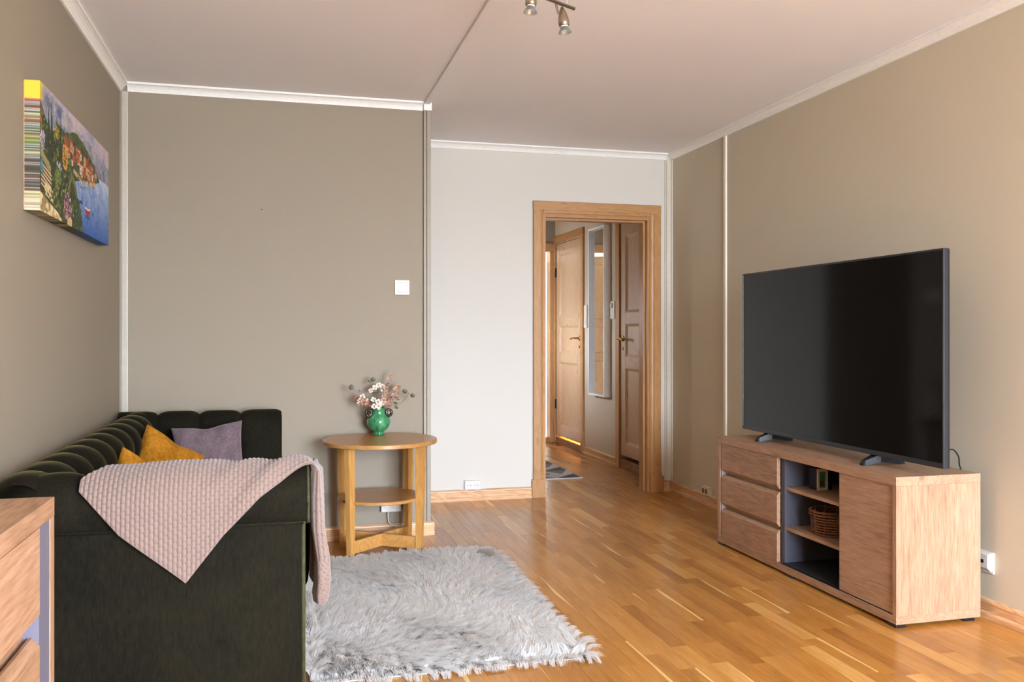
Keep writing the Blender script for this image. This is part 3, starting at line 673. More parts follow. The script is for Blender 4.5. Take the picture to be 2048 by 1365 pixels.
SYN, SYF = 2.70, 4.985      # outer faces of the near and far arm
RC, RZ, RR = 0.10, 0.657, 0.105
sofa = empty('sofa', (-0.38, 3.85, 0), 'dark olive green velvet sofa with channel tufted rolled back and arms', 'sofa')
def chan(t, n):      # pillowy cross-section of a stuffed channel, 0 at the seams
    f = (t * n) % 1.0
    return (1 - abs(2 * f - 1) ** 2.6)
# back: roll along y
XB = -0.712
yb0, yb1, NB = SYN + 0.02, SYF - 0.01, 11
us = np.linspace(0, 1, NB * 14 + 1)
prof = [(-0.640, 0.36, 0.3), (-0.628, 0.44, 0.6), (-0.615, 0.52, 1)]
for a in np.linspace(-18, 165, 26): prof.append((XB + RR * math.cos(math.radians(a)), RZ + RR * math.sin(math.radians(a)), 1 if a < 130 else 0.5))
prof += [(-0.815, 0.62, 0), (-0.815, 0.36, 0)]
def roll_surface(prof, axis_vals, bump, depth, cx, cz, axis):
    G = []
    for a, bmp in zip(axis_vals, bump):
        row = []
        for (p, z, k) in prof:
            dx, dz = p - cx, z - cz
            if z < cz - 0.05: nx, nz = (1 if p > cx else -1), 0.0
            else:
                l = math.hypot(dx, dz); nx, nz = dx / l, dz / l
            o = depth * (bmp - 1) * k
            row.append((p + nx * o, a, z + nz * o) if axis == 'Y' else (a, p + nx * o, z + nz * o))
        G.append(row)
    return np.array(G)
yv = yb0 + (yb1 - yb0) * us
G = roll_surface(prof, yv, [chan(u, NB) for u in us], 0.022, XB, RZ, 'Y')
G[:, :, 0] = np.maximum(G[:, :, 0], XL + 0.008)
MB().grid(G).build('backrest', M_VEL, sofa, smooth=True)
# far arm: roll along x with channels on its inside
YFA = SYF - RR
AXF, AXN = -0.005, 0.078
def arm(cy, sgn, xa, xb, seams, depth, pleats, name, inner_low=0.36):
    """sgn=+1: inside looks to -y (far arm), -1: inside looks to +y (near arm)"""
    nseg = 20; xsv = []; bm_ = []
    ed = [xa] + seams + [xb]
    for k in range(len(ed) - 1):
        for t in np.linspace(0, 1, nseg + 1)[(0 if k == 0 else 1):]:
            xsv.append(ed[k] + (ed[k + 1] - ed[k]) * t)
            e = 1 - abs(2 * t - 1) ** 5
            if k == len(ed) - 2 and t > 0.5: e = 1 - 0.35 * (abs(2 * t - 1) ** 8)
            if k == 0 and t < 0.5: e = 1
            bm_.append(e)
    pr = [(cy - sgn * (RR - 0.01), inner_low, 0.2), (cy - sgn * (RR - 0.004), 0.50, 1)]
    for a in np.linspace(-12, 205, 34): pr.append((cy - sgn * RR * math.cos(math.radians(a)), RZ + RR * math.sin(math.radians(a)), 1))
    pr += [(cy + sgn * (RR - 0.018), 0.598, 0.3), (cy + sgn * (RR - 0.03), 0.590, 0)]
    G = roll_surface(pr, xsv, bm_, depth, cy, RZ, 'X')
    if sgn < 0:      # the near arm rounds down into the back at the wall
        for i, x_ in enumerate(xsv):
            k = np.clip((-0.60 - x_) / 0.215, 0, 1) ** 1.8
            G[i, :, 2] -= 0.055 * k * np.clip((G[i, :, 2] - 0.58) / 0.18, 0, 1); G[i, :, 1] += 0.11 * k * (G[i, :, 2] > 0.56)
    if pleats:
        for i, x_ in enumerate(xsv):
            for sx in seams + [xb]:
                dd = abs(x_ - sx)
                if dd < 0.055:
                    k = (1 - dd / 0.055)
                    for j in range(2, len(pr) - 2):
                        G[i, j, 1] += sgn * 0.0035 * k * math.sin(j * 3.1) * (1 if G[i, j, 1] * sgn > cy * sgn else -1)
    # close the free end with a domed cap
    last = G[-1]; c = last.mean(axis=0)
    caps = [last]
    for k, (s_, o_) in enumerate(((0.96, 0.006), (0.85, 0.010), (0.5, 0.012), (0.02, 0.012))):
        caps.append(c + (last - c) * s_ + np.array((o_, 0, 0)))
    G = np.concatenate([G, np.array(caps[1:])])
    o = MB().grid(G).build(name, M_VEL, sofa, smooth=True)
    return o, last
arm(YFA, 1, -0.80, AXF, [-0.615, -0.410, -0.205], 0.020, True, 'far_arm')
armo, lastn = arm(SYN + RR - 0.012, -1, -0.815, AXN, [-0.549], 0.016, True, 'near_arm')
MB().tube([tuple(q + np.array((0.002, 0, 0))) for q in lastn[2:-1]], 0.0042, 6).build('piping', M_PIPE, armo, smooth=True)
# outer panel, front of arms, base, seats
pan = MB().box(-0.815, 0.068, SYN, SYN + 0.17, 0.06, 0.605, 0.012).build('side_panel', M_VEL, sofa)
smooth_by_angle(pan)
MB().tube([(0.066, SYN + 0.004, 0.07), (0.066, SYN + 0.004, 0.60)], 0.006, 8).build('piping', M_PIPE, pan, smooth=True)
MB().tube([(-0.81, SYN - 0.002, 0.597), (0.066, SYN - 0.002, 0.597)], 0.004, 6).build('piping', M_VEL, pan, smooth=True)
smooth_by_angle(MB().box(-0.80, -0.012, SYF - 0.19, SYF - 0.01, 0.06, 0.62, 0.012).build('side_panel', M_VEL, sofa))
smooth_by_angle(MB().box(-0.80, 0.02, SYN + 0.17, SYF - 0.19, 0.06, 0.30, 0.015).build('seat_base', M_VEL, sofa))
ym = (SYN + SYF) / 2
for (a, b) in ((SYN + 0.192, ym - 0.004), (ym + 0.004, SYF - 0.20)):
    smooth_by_angle(MB().box(-0.62, 0.025, a, b, 0.302, 0.435, 0.035).build('seat_cushion', M_VEL, sofa))
smooth_by_angle(MB().box(-0.815, -0.66, SYN + 0.05, SYF - 0.03, 0.06, 0.60, 0.01).build('back_frame', M_VEL, sofa))
for x_ in (-0.76, 0.0):
    for y_ in (SYN + 0.06, SYF - 0.07): MB().lathe([(0.022, 0), (0.03, 0.06), (0.03, 0.062)], (x_, y_, 0), 14).build('foot', PINE['Z'], sofa, smooth=True)

# ================================================================ cushions
def cushion(name, W, H, T, loc, R, mat, label, quilt=0.0, dent=0.0):
    n = 90 if quilt else 44; t = np.linspace(-1, 1, n + 1)
    U, V = np.meshgrid(t, t, indexing='ij')
    pin = 0.10
    X = W / 2 * U * (1 - pin * (1 - V ** 2) * np.abs(U) ** 2); Z = H / 2 * V * (1 - pin * (1 - U ** 2) * np.abs(V) ** 2)
    th = T / 2 * ((1 - np.abs(U) ** 2.6) * (1 - np.abs(V) ** 2.6)) ** 0.42
    wr = 0.004 * np.sin(9 * U + 4 * V) * np.sin(7 * V - 3 * U) * (1 - np.maximum(np.abs(U), np.abs(V)) ** 4)
    q = 0
    if quilt: q = quilt * (np.abs(np.sin((U * W + V * H) * 95)) * np.abs(np.sin((U * W - V * H) * 95))) ** 0.5 * np.minimum(1, 4 * (1 - np.maximum(np.abs(U), np.abs(V))))
    dn = dent * np.exp(-((U / 0.28) ** 2)) * np.clip(V, 0, 1) ** 3
    Z = Z - dn
    A = np.stack([X, -th + wr - q, Z], -1); B = np.stack([X, th + wr, Z], -1)
    m = MB().grid(A).grid(B[::-1]); m.xform(R, loc)
    o = m.build(name, mat, smooth=True, label=label, cat='cushion', group='cushions on the sofa')
    bm = bmesh.new(); bm.from_mesh(o.data); bmesh.ops.remove_doubles(bm, verts=bm.verts, dist=0.0006); bmesh.ops.recalc_face_normals(bm, faces=bm.faces); bm.to_mesh(o.data); bm.free()
    return o
def plush(name, c1, c2, scale=60, sheen=0.7, tint=(1, 1, 1)):
    m, n, b = newmat(name); L = n.links.new
    tcn = N(n, 'ShaderNodeTexCoord'); n1 = N(n, 'ShaderNodeTexNoise', Scale=float(scale), Detail=5.0, Roughness=0.6); n0 = N(n, 'ShaderNodeTexNoise', Scale=14.0, Detail=3.0)
    L(tcn.outputs['Object'], n1.inputs['Vector']); L(tcn.outputs['Object'], n0.inputs['Vector'])
    a = N(n, 'ShaderNodeMath', operation='MULTIPLY_ADD'); a.inputs[1].default_value = 0.5; L(n1.outputs['Fac'], a.inputs[0])
    h = N(n, 'ShaderNodeMath', operation='MULTIPLY'); h.inputs[1].default_value = 0.5; L(n0.outputs['Fac'], h.inputs[0]); L(h.outputs[0], a.inputs[2])
    r = N(n, 'ShaderNodeValToRGB'); e = r.color_ramp.elements; e[0].position = 0.36; e[0].color = (*c1, 1); e[1].position = 0.62; e[1].color = (*c2, 1)
    L(a.outputs[0], r.inputs['Fac']); L(r.outputs['Color'], b.inputs['Base Color'])
    b.inputs['Roughness'].default_value = 0.9; b.inputs['Specular IOR Level'].default_value = 0.1; b.inputs['Sheen Weight'].default_value = sheen; b.inputs['Sheen Tint'].default_value = (*tint, 1)
    bp = N(n, 'ShaderNodeBump', Strength=0.5, Distance=0.003); L(n1.outputs['Fac'], bp.inputs['Height']); L(bp.outputs[0], b.inputs['Normal'])
    return m
M_MUST = plush('mustard_plush', srgb(142, 88, 16), srgb(192, 132, 40), 70, 0.3, srgb(220, 170, 90))
M_PLUM = plush('dusty_plum_plush', srgb(92, 78, 84), srgb(126, 108, 112), 110, 0.5, srgb(190, 170, 175))
D2 = math.radians
cushion('cushion', 0.34, 0.36, 0.13, (-0.340, 4.60, 0.545), rotm(D2(-24), D2(-5), D2(4)), M_PLUM, 'dusty plum quilted cushion leaning against the far arm of the sofa', quilt=0.010, dent=0.012)
cushion('cushion', 0.33, 0.33, 0.13, (-0.520, 4.33, 0.530), rotm(D2(-18), D2(32), D2(30)), M_MUST, 'larger mustard yellow cushion between the plum cushion and the sofa back', dent=0.012)
cushion('cushion', 0.33, 0.33, 0.12, (-0.525, 3.72, 0.505), rotm(D2(-14), D2(30), D2(55)), M_MUST, 'mustard cushion tip just showing above the left of the pink throw')

# ================================================================ pink throw over the near arm
def knit(u, v):
    """stitch relief: columns of short plaited teardrops"""
    cu = u / 0.0125; col = np.floor(cu); fu = cu - col
    fv = (v / 0.021 + 0.5 * (np.mod(col, 2))) % 1.0
    return (np.sin(np.pi * fu) ** 0.6) * (0.25 + 0.75 * np.sin(np.pi * fv) ** 0.6)
m_th, n_, b_ = newmat('pink_knitted_chenille'); L_ = n_.links.new
at = N(n_, 'ShaderNodeAttribute'); at.attribute_name = 'relief'
ns = N(n_, 'ShaderNodeTexNoise', Scale=420.0, Detail=3.0); tcn = N(n_, 'ShaderNodeTexCoord'); L_(tcn.outputs['Object'], ns.inputs['Vector'])
ad = N(n_, 'ShaderNodeMath', operation='MULTIPLY_ADD'); ad.inputs[1].default_value = 0.45; L_(ns.outputs['Fac'], ad.inputs[0]); L_(at.outputs['Fac'], ad.inputs[2])
rp = N(n_, 'ShaderNodeValToRGB'); e = rp.color_ramp.elements; e[0].position = 0.2; e[0].color = (*srgb(86, 68, 62), 1); e[1].position = 0.8; e[1].color = (*srgb(138, 119, 110), 1)
L_(ad.outputs[0], rp.inputs['Fac']); L_(rp.outputs['Color'], b_.inputs['Base Color'])
b_.inputs['Roughness'].default_value = 0.95; b_.inputs['Specular IOR Level'].default_value = 0.1; b_.inputs['Sheen Weight'].default_value = 0.3
bp = N(n_, 'ShaderNodeBump', Strength=0.5, Distance=0.002); L_(ns.outputs['Fac'], bp.inputs['Height']); L_(bp.outputs[0], b_.inputs['Normal'])
CYN = SYN + RR - 0.012
RT = RR + 0.012
def on_roll(t, extra=0.0):
    """arc length t over the roll (0 crest, + towards the camera) -> y, z, ny, nz"""
    q = RT * math.pi / 2
    if t > q: return CYN - RT - extra, RZ - (t - q), -1.0, 0.0
    if t < -q * 0.9: 
        a = -0.9 * math.pi / 2; return CYN - RT * math.sin(a) + extra, RZ + RT * math.cos(a) + (t + q * 0.9), 1.0, 0.0
    a = t / RT
    return CYN - (RT + extra) * math.sin(a), RZ + (RT + extra) * math.cos(a), -math.sin(a), math.cos(a)
def lerp_tab(x, tab):
    for (a, b), (c, d) in zip(tab[:-1], tab[1:]):
        if x <= c: return b + (d - b) * (x - a) / (c - a)
    return tab[-1][1]
LOWT = [(-0.548, 0.118), (-0.44, 0.245), (-0.262, 0.392), (-0.16, 0.262), (-0.058, 0.158), (0.0, 0.112), (0.055, 0.058), (0.098, 0.022)]
TOPT = [(-0.548, 0.080), (-0.500, 0.020), (-0.440, -0.14), (-0.30, -0.20), (0.098, -0.16)]
nx, ny = 258, 150
V = []; REL = []
for i in range(nx + 1):
    x_ = -0.548 + (0.098 + 0.548) * i / nx
    ta, tb = lerp_tab(x_, TOPT), lerp_tab(x_, LOWT)
    row = []
    for j in range(ny + 1):
        t = ta + (tb - ta) * j / ny
        k = float(knit(np.array(x_ + 0.548), np.array(t)))
        # soft folds running towards the free corner
        fold = 0.0
        if x_ > -0.24: fold = 0.006 * math.sin((x_ + 0.8 * t) * 52) * min(1, (x_ + 0.24) / 0.15)
        fold += 0.004 * math.sin(x_ * 17 + t * 9)
        ed = min(1.0, min(j, ny - j) / 3.0, min(i, nx - i) / 3.0)
        hang = 0.010 * max(0, t - 0.18) / 0.2
        y_, z_, n1, n2 = on_roll(t)
        off = 0.004 + max(fold, -0.004) + (0.0045 * k) * ed + hang
        xo = 0.0
        zz_ = z_ + n2 * off
        if x_ > 0.06: zz_ -= 0.010 * ((x_ - 0.06) / 0.038) ** 2
        row.append((x_ + xo, y_ + n1 * off, zz_)); REL.append(k)
    V.append(row)
mb = MB(); TH = np.array(V); mb.grid(TH)
# underside of the sheet, and closed rims: inner copy pulled towards the roll
TB = TH.copy()
for i in range(nx + 1):
    x_ = TH[i, 0, 0]; ta, tb = lerp_tab(x_, TOPT), lerp_tab(x_, LOWT)
    for j in range(ny + 1):
        y_, z_, n1, n2 = on_roll(ta + (tb - ta) * j / ny); TB[i, j, 1] -= n1 * 0.008; TB[i, j, 2] -= n2 * 0.008
mb.grid(TB[::-1]); REL += [0.1] * ((nx + 1) * (ny + 1))
for strip in (np.stack([TH[:, 0], TB[:, 0]], 0), np.stack([TB[:, -1], TH[:, -1]], 0), np.stack([TH[-1], TB[-1]], 0), np.stack([TB[0], TH[0]], 0)):
    mb.grid(strip); REL += [0.4] * (strip.shape[0] * strip.shape[1])
# folded tail hanging down in front of the arm
def tail(path, depth, seg=40, rows=90):
    """path: list of (x, z, half width in x); closed section elongated in y"""
    P = []
    zs = np.linspace(0, 1, rows)
    pz = np.array([p[1] for p in path]); px = np.array([p[0] for p in path]); pw = np.array([p[2] for p in path]); tt = np.linspace(0, 1, len(path))
    for s_ in zs:
        x_, z_, w_ = np.interp(s_, tt, px), np.interp(s_, tt, pz), np.interp(s_, tt, pw)
        dd = np.interp(s_, tt, [p[3] for p in path]); yc = np.interp(s_, tt, [p[4] for p in path])
        row = []
        for k in range(seg):
            a = 2 * math.pi * k / seg
            u = dd * math.sin(a); kk = float(knit(np.array(a * dd * 0.9), np.array(z_)))
            rr_ = 1 + (0.0035 * kk) / max(w_, 0.01)
            row.append((x_ + w_ * rr_ * math.cos(a) + 0.004 * math.sin(3 * a + 9 * z_), yc + (dd + 0.0035 * kk) * math.sin(a), z_)); REL.append(kk)
        P.append(row)
    i0 = mb.n; mb.grid(np.array(P), closed_v=True)
    mb.f.append(tuple(i0 + k for k in range(seg))); mb.f.append(tuple(i0 + (rows - 1) * seg + k for k in range(seg)))
tail([(0.098, 0.762, 0.006, 0.055, 2.80), (0.108, 0.745, 0.014, 0.06, 2.79), (0.108, 0.66, 0.019, 0.06, 2.77), (0.112, 0.57, 0.020, 0.06, 2.76), (0.124, 0.48, 0.021, 0.06, 2.755), (0.124, 0.42, 0.022, 0.055, 2.755), (0.119, 0.365, 0.021, 0.045, 2.76), (0.118, 0.343, 0.017, 0.035, 2.76), (0.118, 0.334, 0.006, 0.015, 2.76)], 0.1)
tail([(0.106, 0.755, 0.006, 0.05, 2.90), (0.108, 0.70, 0.012, 0.06, 2.90), (0.108, 0.60, 0.014, 0.06, 2.90), (0.108, 0.45, 0.015, 0.055, 2.90), (0.108, 0.38, 0.014, 0.05, 2.90), (0.108, 0.360, 0.004, 0.03, 2.90)], 0.1)
thr = mb.build('throw_blanket', m_th, smooth=True, label='dusty pink knitted throw draped over the near arm of the green sofa', cat='throw blanket', recalc=False)
ra = thr.data.attributes.new('relief', 'FLOAT', 'POINT'); ra.data.foreach_set('value', np.array(REL, dtype=np.float32))

# ================================================================ white long-pile rug
RX0, RX1, RY0, RY1 = 0.095, 1.075, 2.965, 4.535
rug = empty('fur_rug', ((RX0 + RX1) / 2, (RY0 + RY1) / 2, 0), 'fluffy white long pile rug on the parquet beside the sofa', 'rug')
M_RB = plain('rug_backing_white', srgb(246, 245, 242), 0.9)
MB().box(RX0 + 0.006, RX1 - 0.008, RY0 + 0.008, RY1 - 0.008, 0.001, 0.006, 0.002).build('backing', M_RB, rug)
MB().box(RX0 + 0.012, RX1 - 0.05, RY0 + 0.05, RY1 - 0.03, 0.006, 0.019, 0.008).build('padding', M_RB, rug)  # raised white core, added so light stays shallow and the pile looks brighter
NCX, NCY, NS = 38, 60, 34
cx_, cy_ = np.meshgrid(np.linspace(RX0 + 0.006, RX1 - 0.006, NCX), np.linspace(RY0 + 0.006, RY1 - 0.006, NCY), indexing='ij')
cx_ = (cx_ + RNG.normal(0, 0.007, cx_.shape)).ravel(); cy_ = (cy_ + RNG.normal(0, 0.009, cy_.shape)).ravel()
cx_ = np.clip(cx_, RX0, RX1); cy_ = np.clip(cy_, RY0, RY1)
ang = 0.35 + 1.5 * np.sin(3.1 * cx_ + 1.3 * cy_ + 0.6) + 1.1 * np.sin(2.3 * cy_ - 4.1 * cx_) + 0.6 * np.sin(11 * cx_ + 7 * cy_) + RNG.normal(0, 0.25, cx_.shape)
lean = 0.040 + 0.012 * np.sin(9 * cx_ - 5 * cy_) + RNG.uniform(-0.006, 0.010, cx_.shape)
# edges fall outwards
for d_, ax in ((RX1 - cx_, 0.0), (cx_ - RX0, math.pi), (RY1 - cy_, math.pi / 2), (cy_ - RY0, -math.pi / 2)):
    k = np.clip(1 - d_ / 0.05, 0, 1); ang = ang * (1 - k) + ax * k; lean = lean + 0.004 * k
hgt = 0.026 + 0.006 * np.sin(6 * cx_ + 9 * cy_) + RNG.uniform(-0.004, 0.006, cx_.shape)
edge_k = np.clip(1 - (cy_ - RY0) / 0.045, 0, 1) + 0.35 * np.clip(1 - (RX1 - cx_) / 0.045, 0, 1)
edge_k = np.clip(edge_k, 0, 1)
hgt = hgt * (1 - 0.35 * edge_k)
ntot = len(cx_) * NS
rep = lambda a: np.repeat(a, NS)
bx_, by_ = rep(cx_) + RNG.normal(0, 0.012, ntot), rep(cy_) + RNG.normal(0, 0.011, ntot)
bx_ = np.clip(bx_, RX0, RX1); by_ = np.clip(by_, RY0, RY1)
dirx, diry = rep(np.cos(ang)), rep(np.sin(ang))
tipx = rep(cx_) + dirx * rep(lean) + (bx_ - rep(cx_)) * 0.40 + RNG.normal(0, 0.003, ntot)
tipy = rep(cy_) + diry * rep(lean) + (by_ - rep(cy_)) * 0.40 + RNG.normal(0, 0.003, ntot)
hz = rep(hgt) * RNG.uniform(0.75, 1.15, ntot)
px_, py_ = -np.sin(rep(ang)), np.cos(rep(ang))
jit = RNG.normal(0, 0.5, ntot); px_, py_ = px_ * np.cos(jit) - py_ * np.sin(jit), px_ * np.sin(jit) + py_ * np.cos(jit)
LV = 5; W0 = 0.0012
VV = np.zeros((ntot, LV, 2, 3), np.float32)
for k in range(LV):
    s_ = k / (LV - 1)
    X_ = bx_ + (tipx - bx_) * s_ ** 1.7; Y_ = by_ + (tipy - by_) * s_ ** 1.7
    Z_ = (0.012 - 0.007 * rep(edge_k)) + hz * (1 - (1 - s_) ** 1.9) - (0.010 + 0.05 * rep(edge_k)) * np.clip(s_ - 0.70, 0, 1); Z_ = np.maximum(Z_, 0.002)
    ww = W0 * (1 - 0.8 * s_ ** 2)
    VV[:, k, 0] = np.stack([X_ - px_ * ww, Y_ - py_ * ww, Z_], -1); VV[:, k, 1] = np.stack([X_ + px_ * ww, Y_ + py_ * ww, Z_], -1)
VV = VV.reshape(-1, 3) - LOC[rug].astype(np.float32)
b0 = (np.arange(ntot) * LV * 2)[:, None]
q = np.array([[2 * k, 2 * k + 1, 2 * k + 3, 2 * k + 2] for k in range(LV - 1)])
FF = (b0[:, :, None] + q[None]).reshape(-1, 4).astype(np.int32)
me = bpy.data.meshes.new('pile'); me.vertices.add(len(VV)); me.vertices.foreach_set('co', VV.ravel())
me.loops.add(FF.size); me.loops.foreach_set('vertex_index', FF.ravel())
me.polygons.add(len(FF)); me.polygons.foreach_set('loop_start', np.arange(len(FF), dtype=np.int32) * 4)
me.polygons.foreach_set('use_smooth', np.ones(len(FF), bool)); me.update(calc_edges=True)
m_fur, n_, b_ = newmat('white_fur'); L_ = n_.links.new
geo = N(n_, 'ShaderNodeNewGeometry'); nf = N(n_, 'ShaderNodeTexNoise', Scale=7.0, Detail=2.0); L_(geo.outputs['Position'], nf.inputs['Vector'])
rp = N(n_, 'ShaderNodeValToRGB'); rp.color_ramp.elements[0].color = (*srgb(252, 251, 249), 1); rp.color_ramp.elements[1].color = (*srgb(255, 255, 255), 1); L_(nf.outputs['Fac'], rp.inputs['Fac'])
nm1 = N(n_, 'ShaderNodeVectorMath', operation='MULTIPLY_ADD'); L_(geo.outputs['Normal'], nm1.inputs[0]); nm1.inputs[1].default_value = (0.35, 0.35, 0.35); nm1.inputs[2].default_value = (0, 0, 0.8)
nm2 = N(n_, 'ShaderNodeVectorMath', operation='NORMALIZE'); L_(nm1.outputs[0], nm2.inputs[0])
df = N(n_, 'ShaderNodeBsdfDiffuse'); L_(nm2.outputs[0], df.inputs['Normal']); tl = N(n_, 'ShaderNodeBsdfTranslucent'); mxs = N(n_, 'ShaderNodeMixShader'); mxs.inputs[0].default_value = 0.38
L_(rp.outputs['Color'], df.inputs['Color']); L_(rp.outputs['Color'], tl.inputs['Color']); L_(df.outputs[0], mxs.inputs[1]); L_(tl.outputs[0], mxs.inputs[2]); L_(mxs.outputs[0], n_.nodes['Material Output'].inputs[0])
me.materials.append(m_fur)
po_ = bpy.data.objects.new('pile', me); C.objects.link(po_); po_.parent = rug; po_['kind'] = 'stuff'; LOC[po_] = LOC[rug]

# ================================================================ round side table
TCX, TCY, TZ = 0.515, 4.738, 0.602
tb = empty('side_table', (TCX, TCY, 0), 'round oak side table with a lower shelf standing against the grey wall', 'side table')
TR = 0.305
o = MB().lathe([(0.0, TZ - 0.022), (TR - 0.003, TZ - 0.022), (TR, TZ - 0.019), (TR, TZ - 0.003), (TR - 0.003, TZ), (0.0, TZ)], (TCX, TCY, 0), 72, cap=False).build('table_top', wood('oak_table_top', srgb(150, 102, 52), srgb(176, 128, 74), srgb(196, 150, 96), 'X', rough=0.28, knots=0.0, contrast=0.5), tb); smooth_by_angle(o)
o = MB().lathe([(0.0, 0.283), (0.222, 0.283), (0.225, 0.286), (0.225, 0.297), (0.222, 0.300), (0.0, 0.300)], (TCX, TCY, 0), 64, cap=False).build('shelf', bpy.data.materials['oak_table_top'], tb); smooth_by_angle(o)
legs = [(0.345, 4.575), (0.710, 4.600), (0.330, 4.885), (0.690, 4.895)]
for (lx, ly) in legs:
    v = np.array((lx - TCX, ly - TCY)); v /= np.linalg.norm(v); a = math.atan2(v[1], v[0])
    m = MB(); P = []
    # board set radially, its outer edge tapering in towards the foot
    for (z_, ro) in ((0.0, 0.010), (TZ - 0.022, 0.030)):
        P.append([(-0.020, -0.015, z_), (ro, -0.015, z_), (ro, 0.015, z_), (-0.020, 0.015, z_)])
    m.grid(np.array(P), closed_v=True); m.f += [(0, 1, 2, 3), (4, 5, 6, 7)]
    m.xform(rotm(0, 0, a), (lx, ly, 0)).build('leg', TOAK['Z'], tb)
for (a, b) in ((0, 3), (2, 1)):
    p, q_ = np.array(legs[a]), np.array(legs[b]); d = (q_ - p) / np.linalg.norm(q_ - p); nrm = np.array((-d[1], d[0])) * 0.010
    p = p + d * 0.02; q_ = q_ - d * 0.02
    m = MB(); zz0, zz1 = (0.030, 0.095)
    V = [(*(p - nrm), zz0), (*(p + nrm), zz0), (*(q_ + nrm), zz0), (*(q_ - nrm), zz0), (*(p - nrm), zz1), (*(p + nrm), zz1), (*(q_ + nrm), zz1), (*(q_ - nrm), zz1)]
    m.add(V, [(0, 3, 2, 1), (4, 5, 6, 7), (0, 1, 5, 4), (1, 2, 6, 5), (2, 3, 7, 6), (3, 0, 4, 7)]).build('cross_brace', TOAK['X'], tb)

# ================================================================ vase
VX, VY = 0.527, 4.915
vz = TZ + 0.0005
vase = empty('vase', (VX, VY, vz), 'glossy green ceramic vase with two dark scroll handles on the side table', 'vase')
m_v, n_, b_ = newmat('green_glaze'); L_ = n_.links.new
tcn = N(n_, 'ShaderNodeTexCoord'); mp = N(n_, 'ShaderNodeMapping'); mp.inputs['Scale'].default_value = (1, 1, 0.2); L_(tcn.outputs['Object'], mp.inputs['Vector'])
n1 = N(n_, 'ShaderNodeTexNoise', Scale=45.0, Detail=4.0, Distortion=0.4); L_(mp.outputs[0], n1.inputs['Vector'])
rp = N(n_, 'ShaderNodeValToRGB'); e = rp.color_ramp.elements; e[0].position = 0.3; e[0].color = (*srgb(24, 92, 58), 1); e[1].position = 0.75; e[1].color = (*srgb(88, 166, 112), 1)
L_(n1.outputs['Fac'], rp.inputs['Fac']); L_(rp.outputs['Color'], b_.inputs['Base Color']); b_.inputs['Roughness'].default_value = 0.12; b_.inputs['Coat Weight'].default_value = 0.5
vp = [(0.0, 0), (0.030, 0), (0.033, 0.004), (0.033, 0.009), (0.028, 0.013), (0.030, 0.018), (0.044, 0.030), (0.056, 0.044), (0.064, 0.062), (0.066, 0.078), (0.061, 0.093), (0.050, 0.104), (0.040, 0.110), (0.037, 0.118), (0.036, 0.130), (0.038, 0.142), (0.043, 0.149), (0.043, 0.152), (0.039, 0.151), (0.033, 0.140), (0.032, 0.115), (0.0, 0.110)]
MB().lathe(vp, (VX, VY, vz), 48, cap=False).build('vase_body', m_v, vase, smooth=True)
M_VH = plain('dark_brown_glaze', srgb(40, 26, 20), 0.3, noise=0.4, nscale=60, coat=0.1)
for sg in (-1, 1):
    pts = []
    for a in np.linspace(0, 2 * math.pi * 1.35, 40):
        r_ = 0.021 * (1 - 0.045 * a); pts.append((VX + sg * (0.054 + r_ * math.cos(a + 2.6) * 0.95), VY - 0.004 * a / 3, vz + 0.124 + r_ * math.sin(a + 2.6)))
    pts = [(VX + sg * 0.040, VY, vz + 0.106)] + pts
    MB().tube(pts, [0.008] * 20 + [0.007] * 21, 10).build('vase_handle', M_VH, vase, smooth=True, label='dark brown scroll handle')

# ================================================================ dried stems in the vase
M_STEM = plain('dry_stem', srgb(92, 84, 62), 0.7)
M_EUC = plain('eucalyptus_leaf', srgb(112, 106, 84), 0.55, noise=0.2, nscale=80)
M_COP = plain('copper_leaf', srgb(206, 166, 144), 0.35, metal=0.2, noise=0.25, nscale=90)
M_BLO = plain('ivory_petal', srgb(226, 212, 196), 0.6, noise=0.06)
M_COPD = plain('rust_leaf', srgb(150, 104, 84), 0.5, noise=0.3, nscale=90)
KX = 4.90 / F_PX
def W(px, py, dy=0.0): return np.array((VX + (px - 756.5) * KX * 0.97 + 0.0, VY + dy, 1.16 - (py - Y0_PX) * KX))
RIM = np.array((VX, VY, vz + 0.13))
def disc(m, c, r, nrm, asp=1.0, cup=0.15, roll=0.0):
    nrm = np.array(nrm, float); nrm /= np.linalg.norm(nrm)
    up = np.array((0, 0, 1.0)); u = np.cross(up, nrm)
    if np.linalg.norm(u) < 1e-3: u = np.array((1.0, 0, 0))
    u /= np.linalg.norm(u); v = np.cross(nrm, u)
    u, v = u * math.cos(roll) + v * math.sin(roll), -u * math.sin(roll) + v * math.cos(roll)
    i0 = m.n; V = [c - nrm * cup * r]; k = 12
    for i in range(k):
        a = 2 * math.pi * i / k; V.append(c + r * (math.cos(a) * u * asp + math.sin(a) * v))
    Vb = [p - nrm * 0.0008 for p in V]
    m.add(V, [(0, 1 + i, 1 + (i + 1) % k) for i in range(k)]); m.add(Vb, [(0, 1 + (i + 1) % k, 1 + i) for i in range(k)])
    off = k + 1
    m.f += [(i0 + 1 + i, i0 + off + 1 + i, i0 + off + 1 + (i + 1) % k, i0 + 1 + (i + 1) % k) for i in range(k)]
    return m
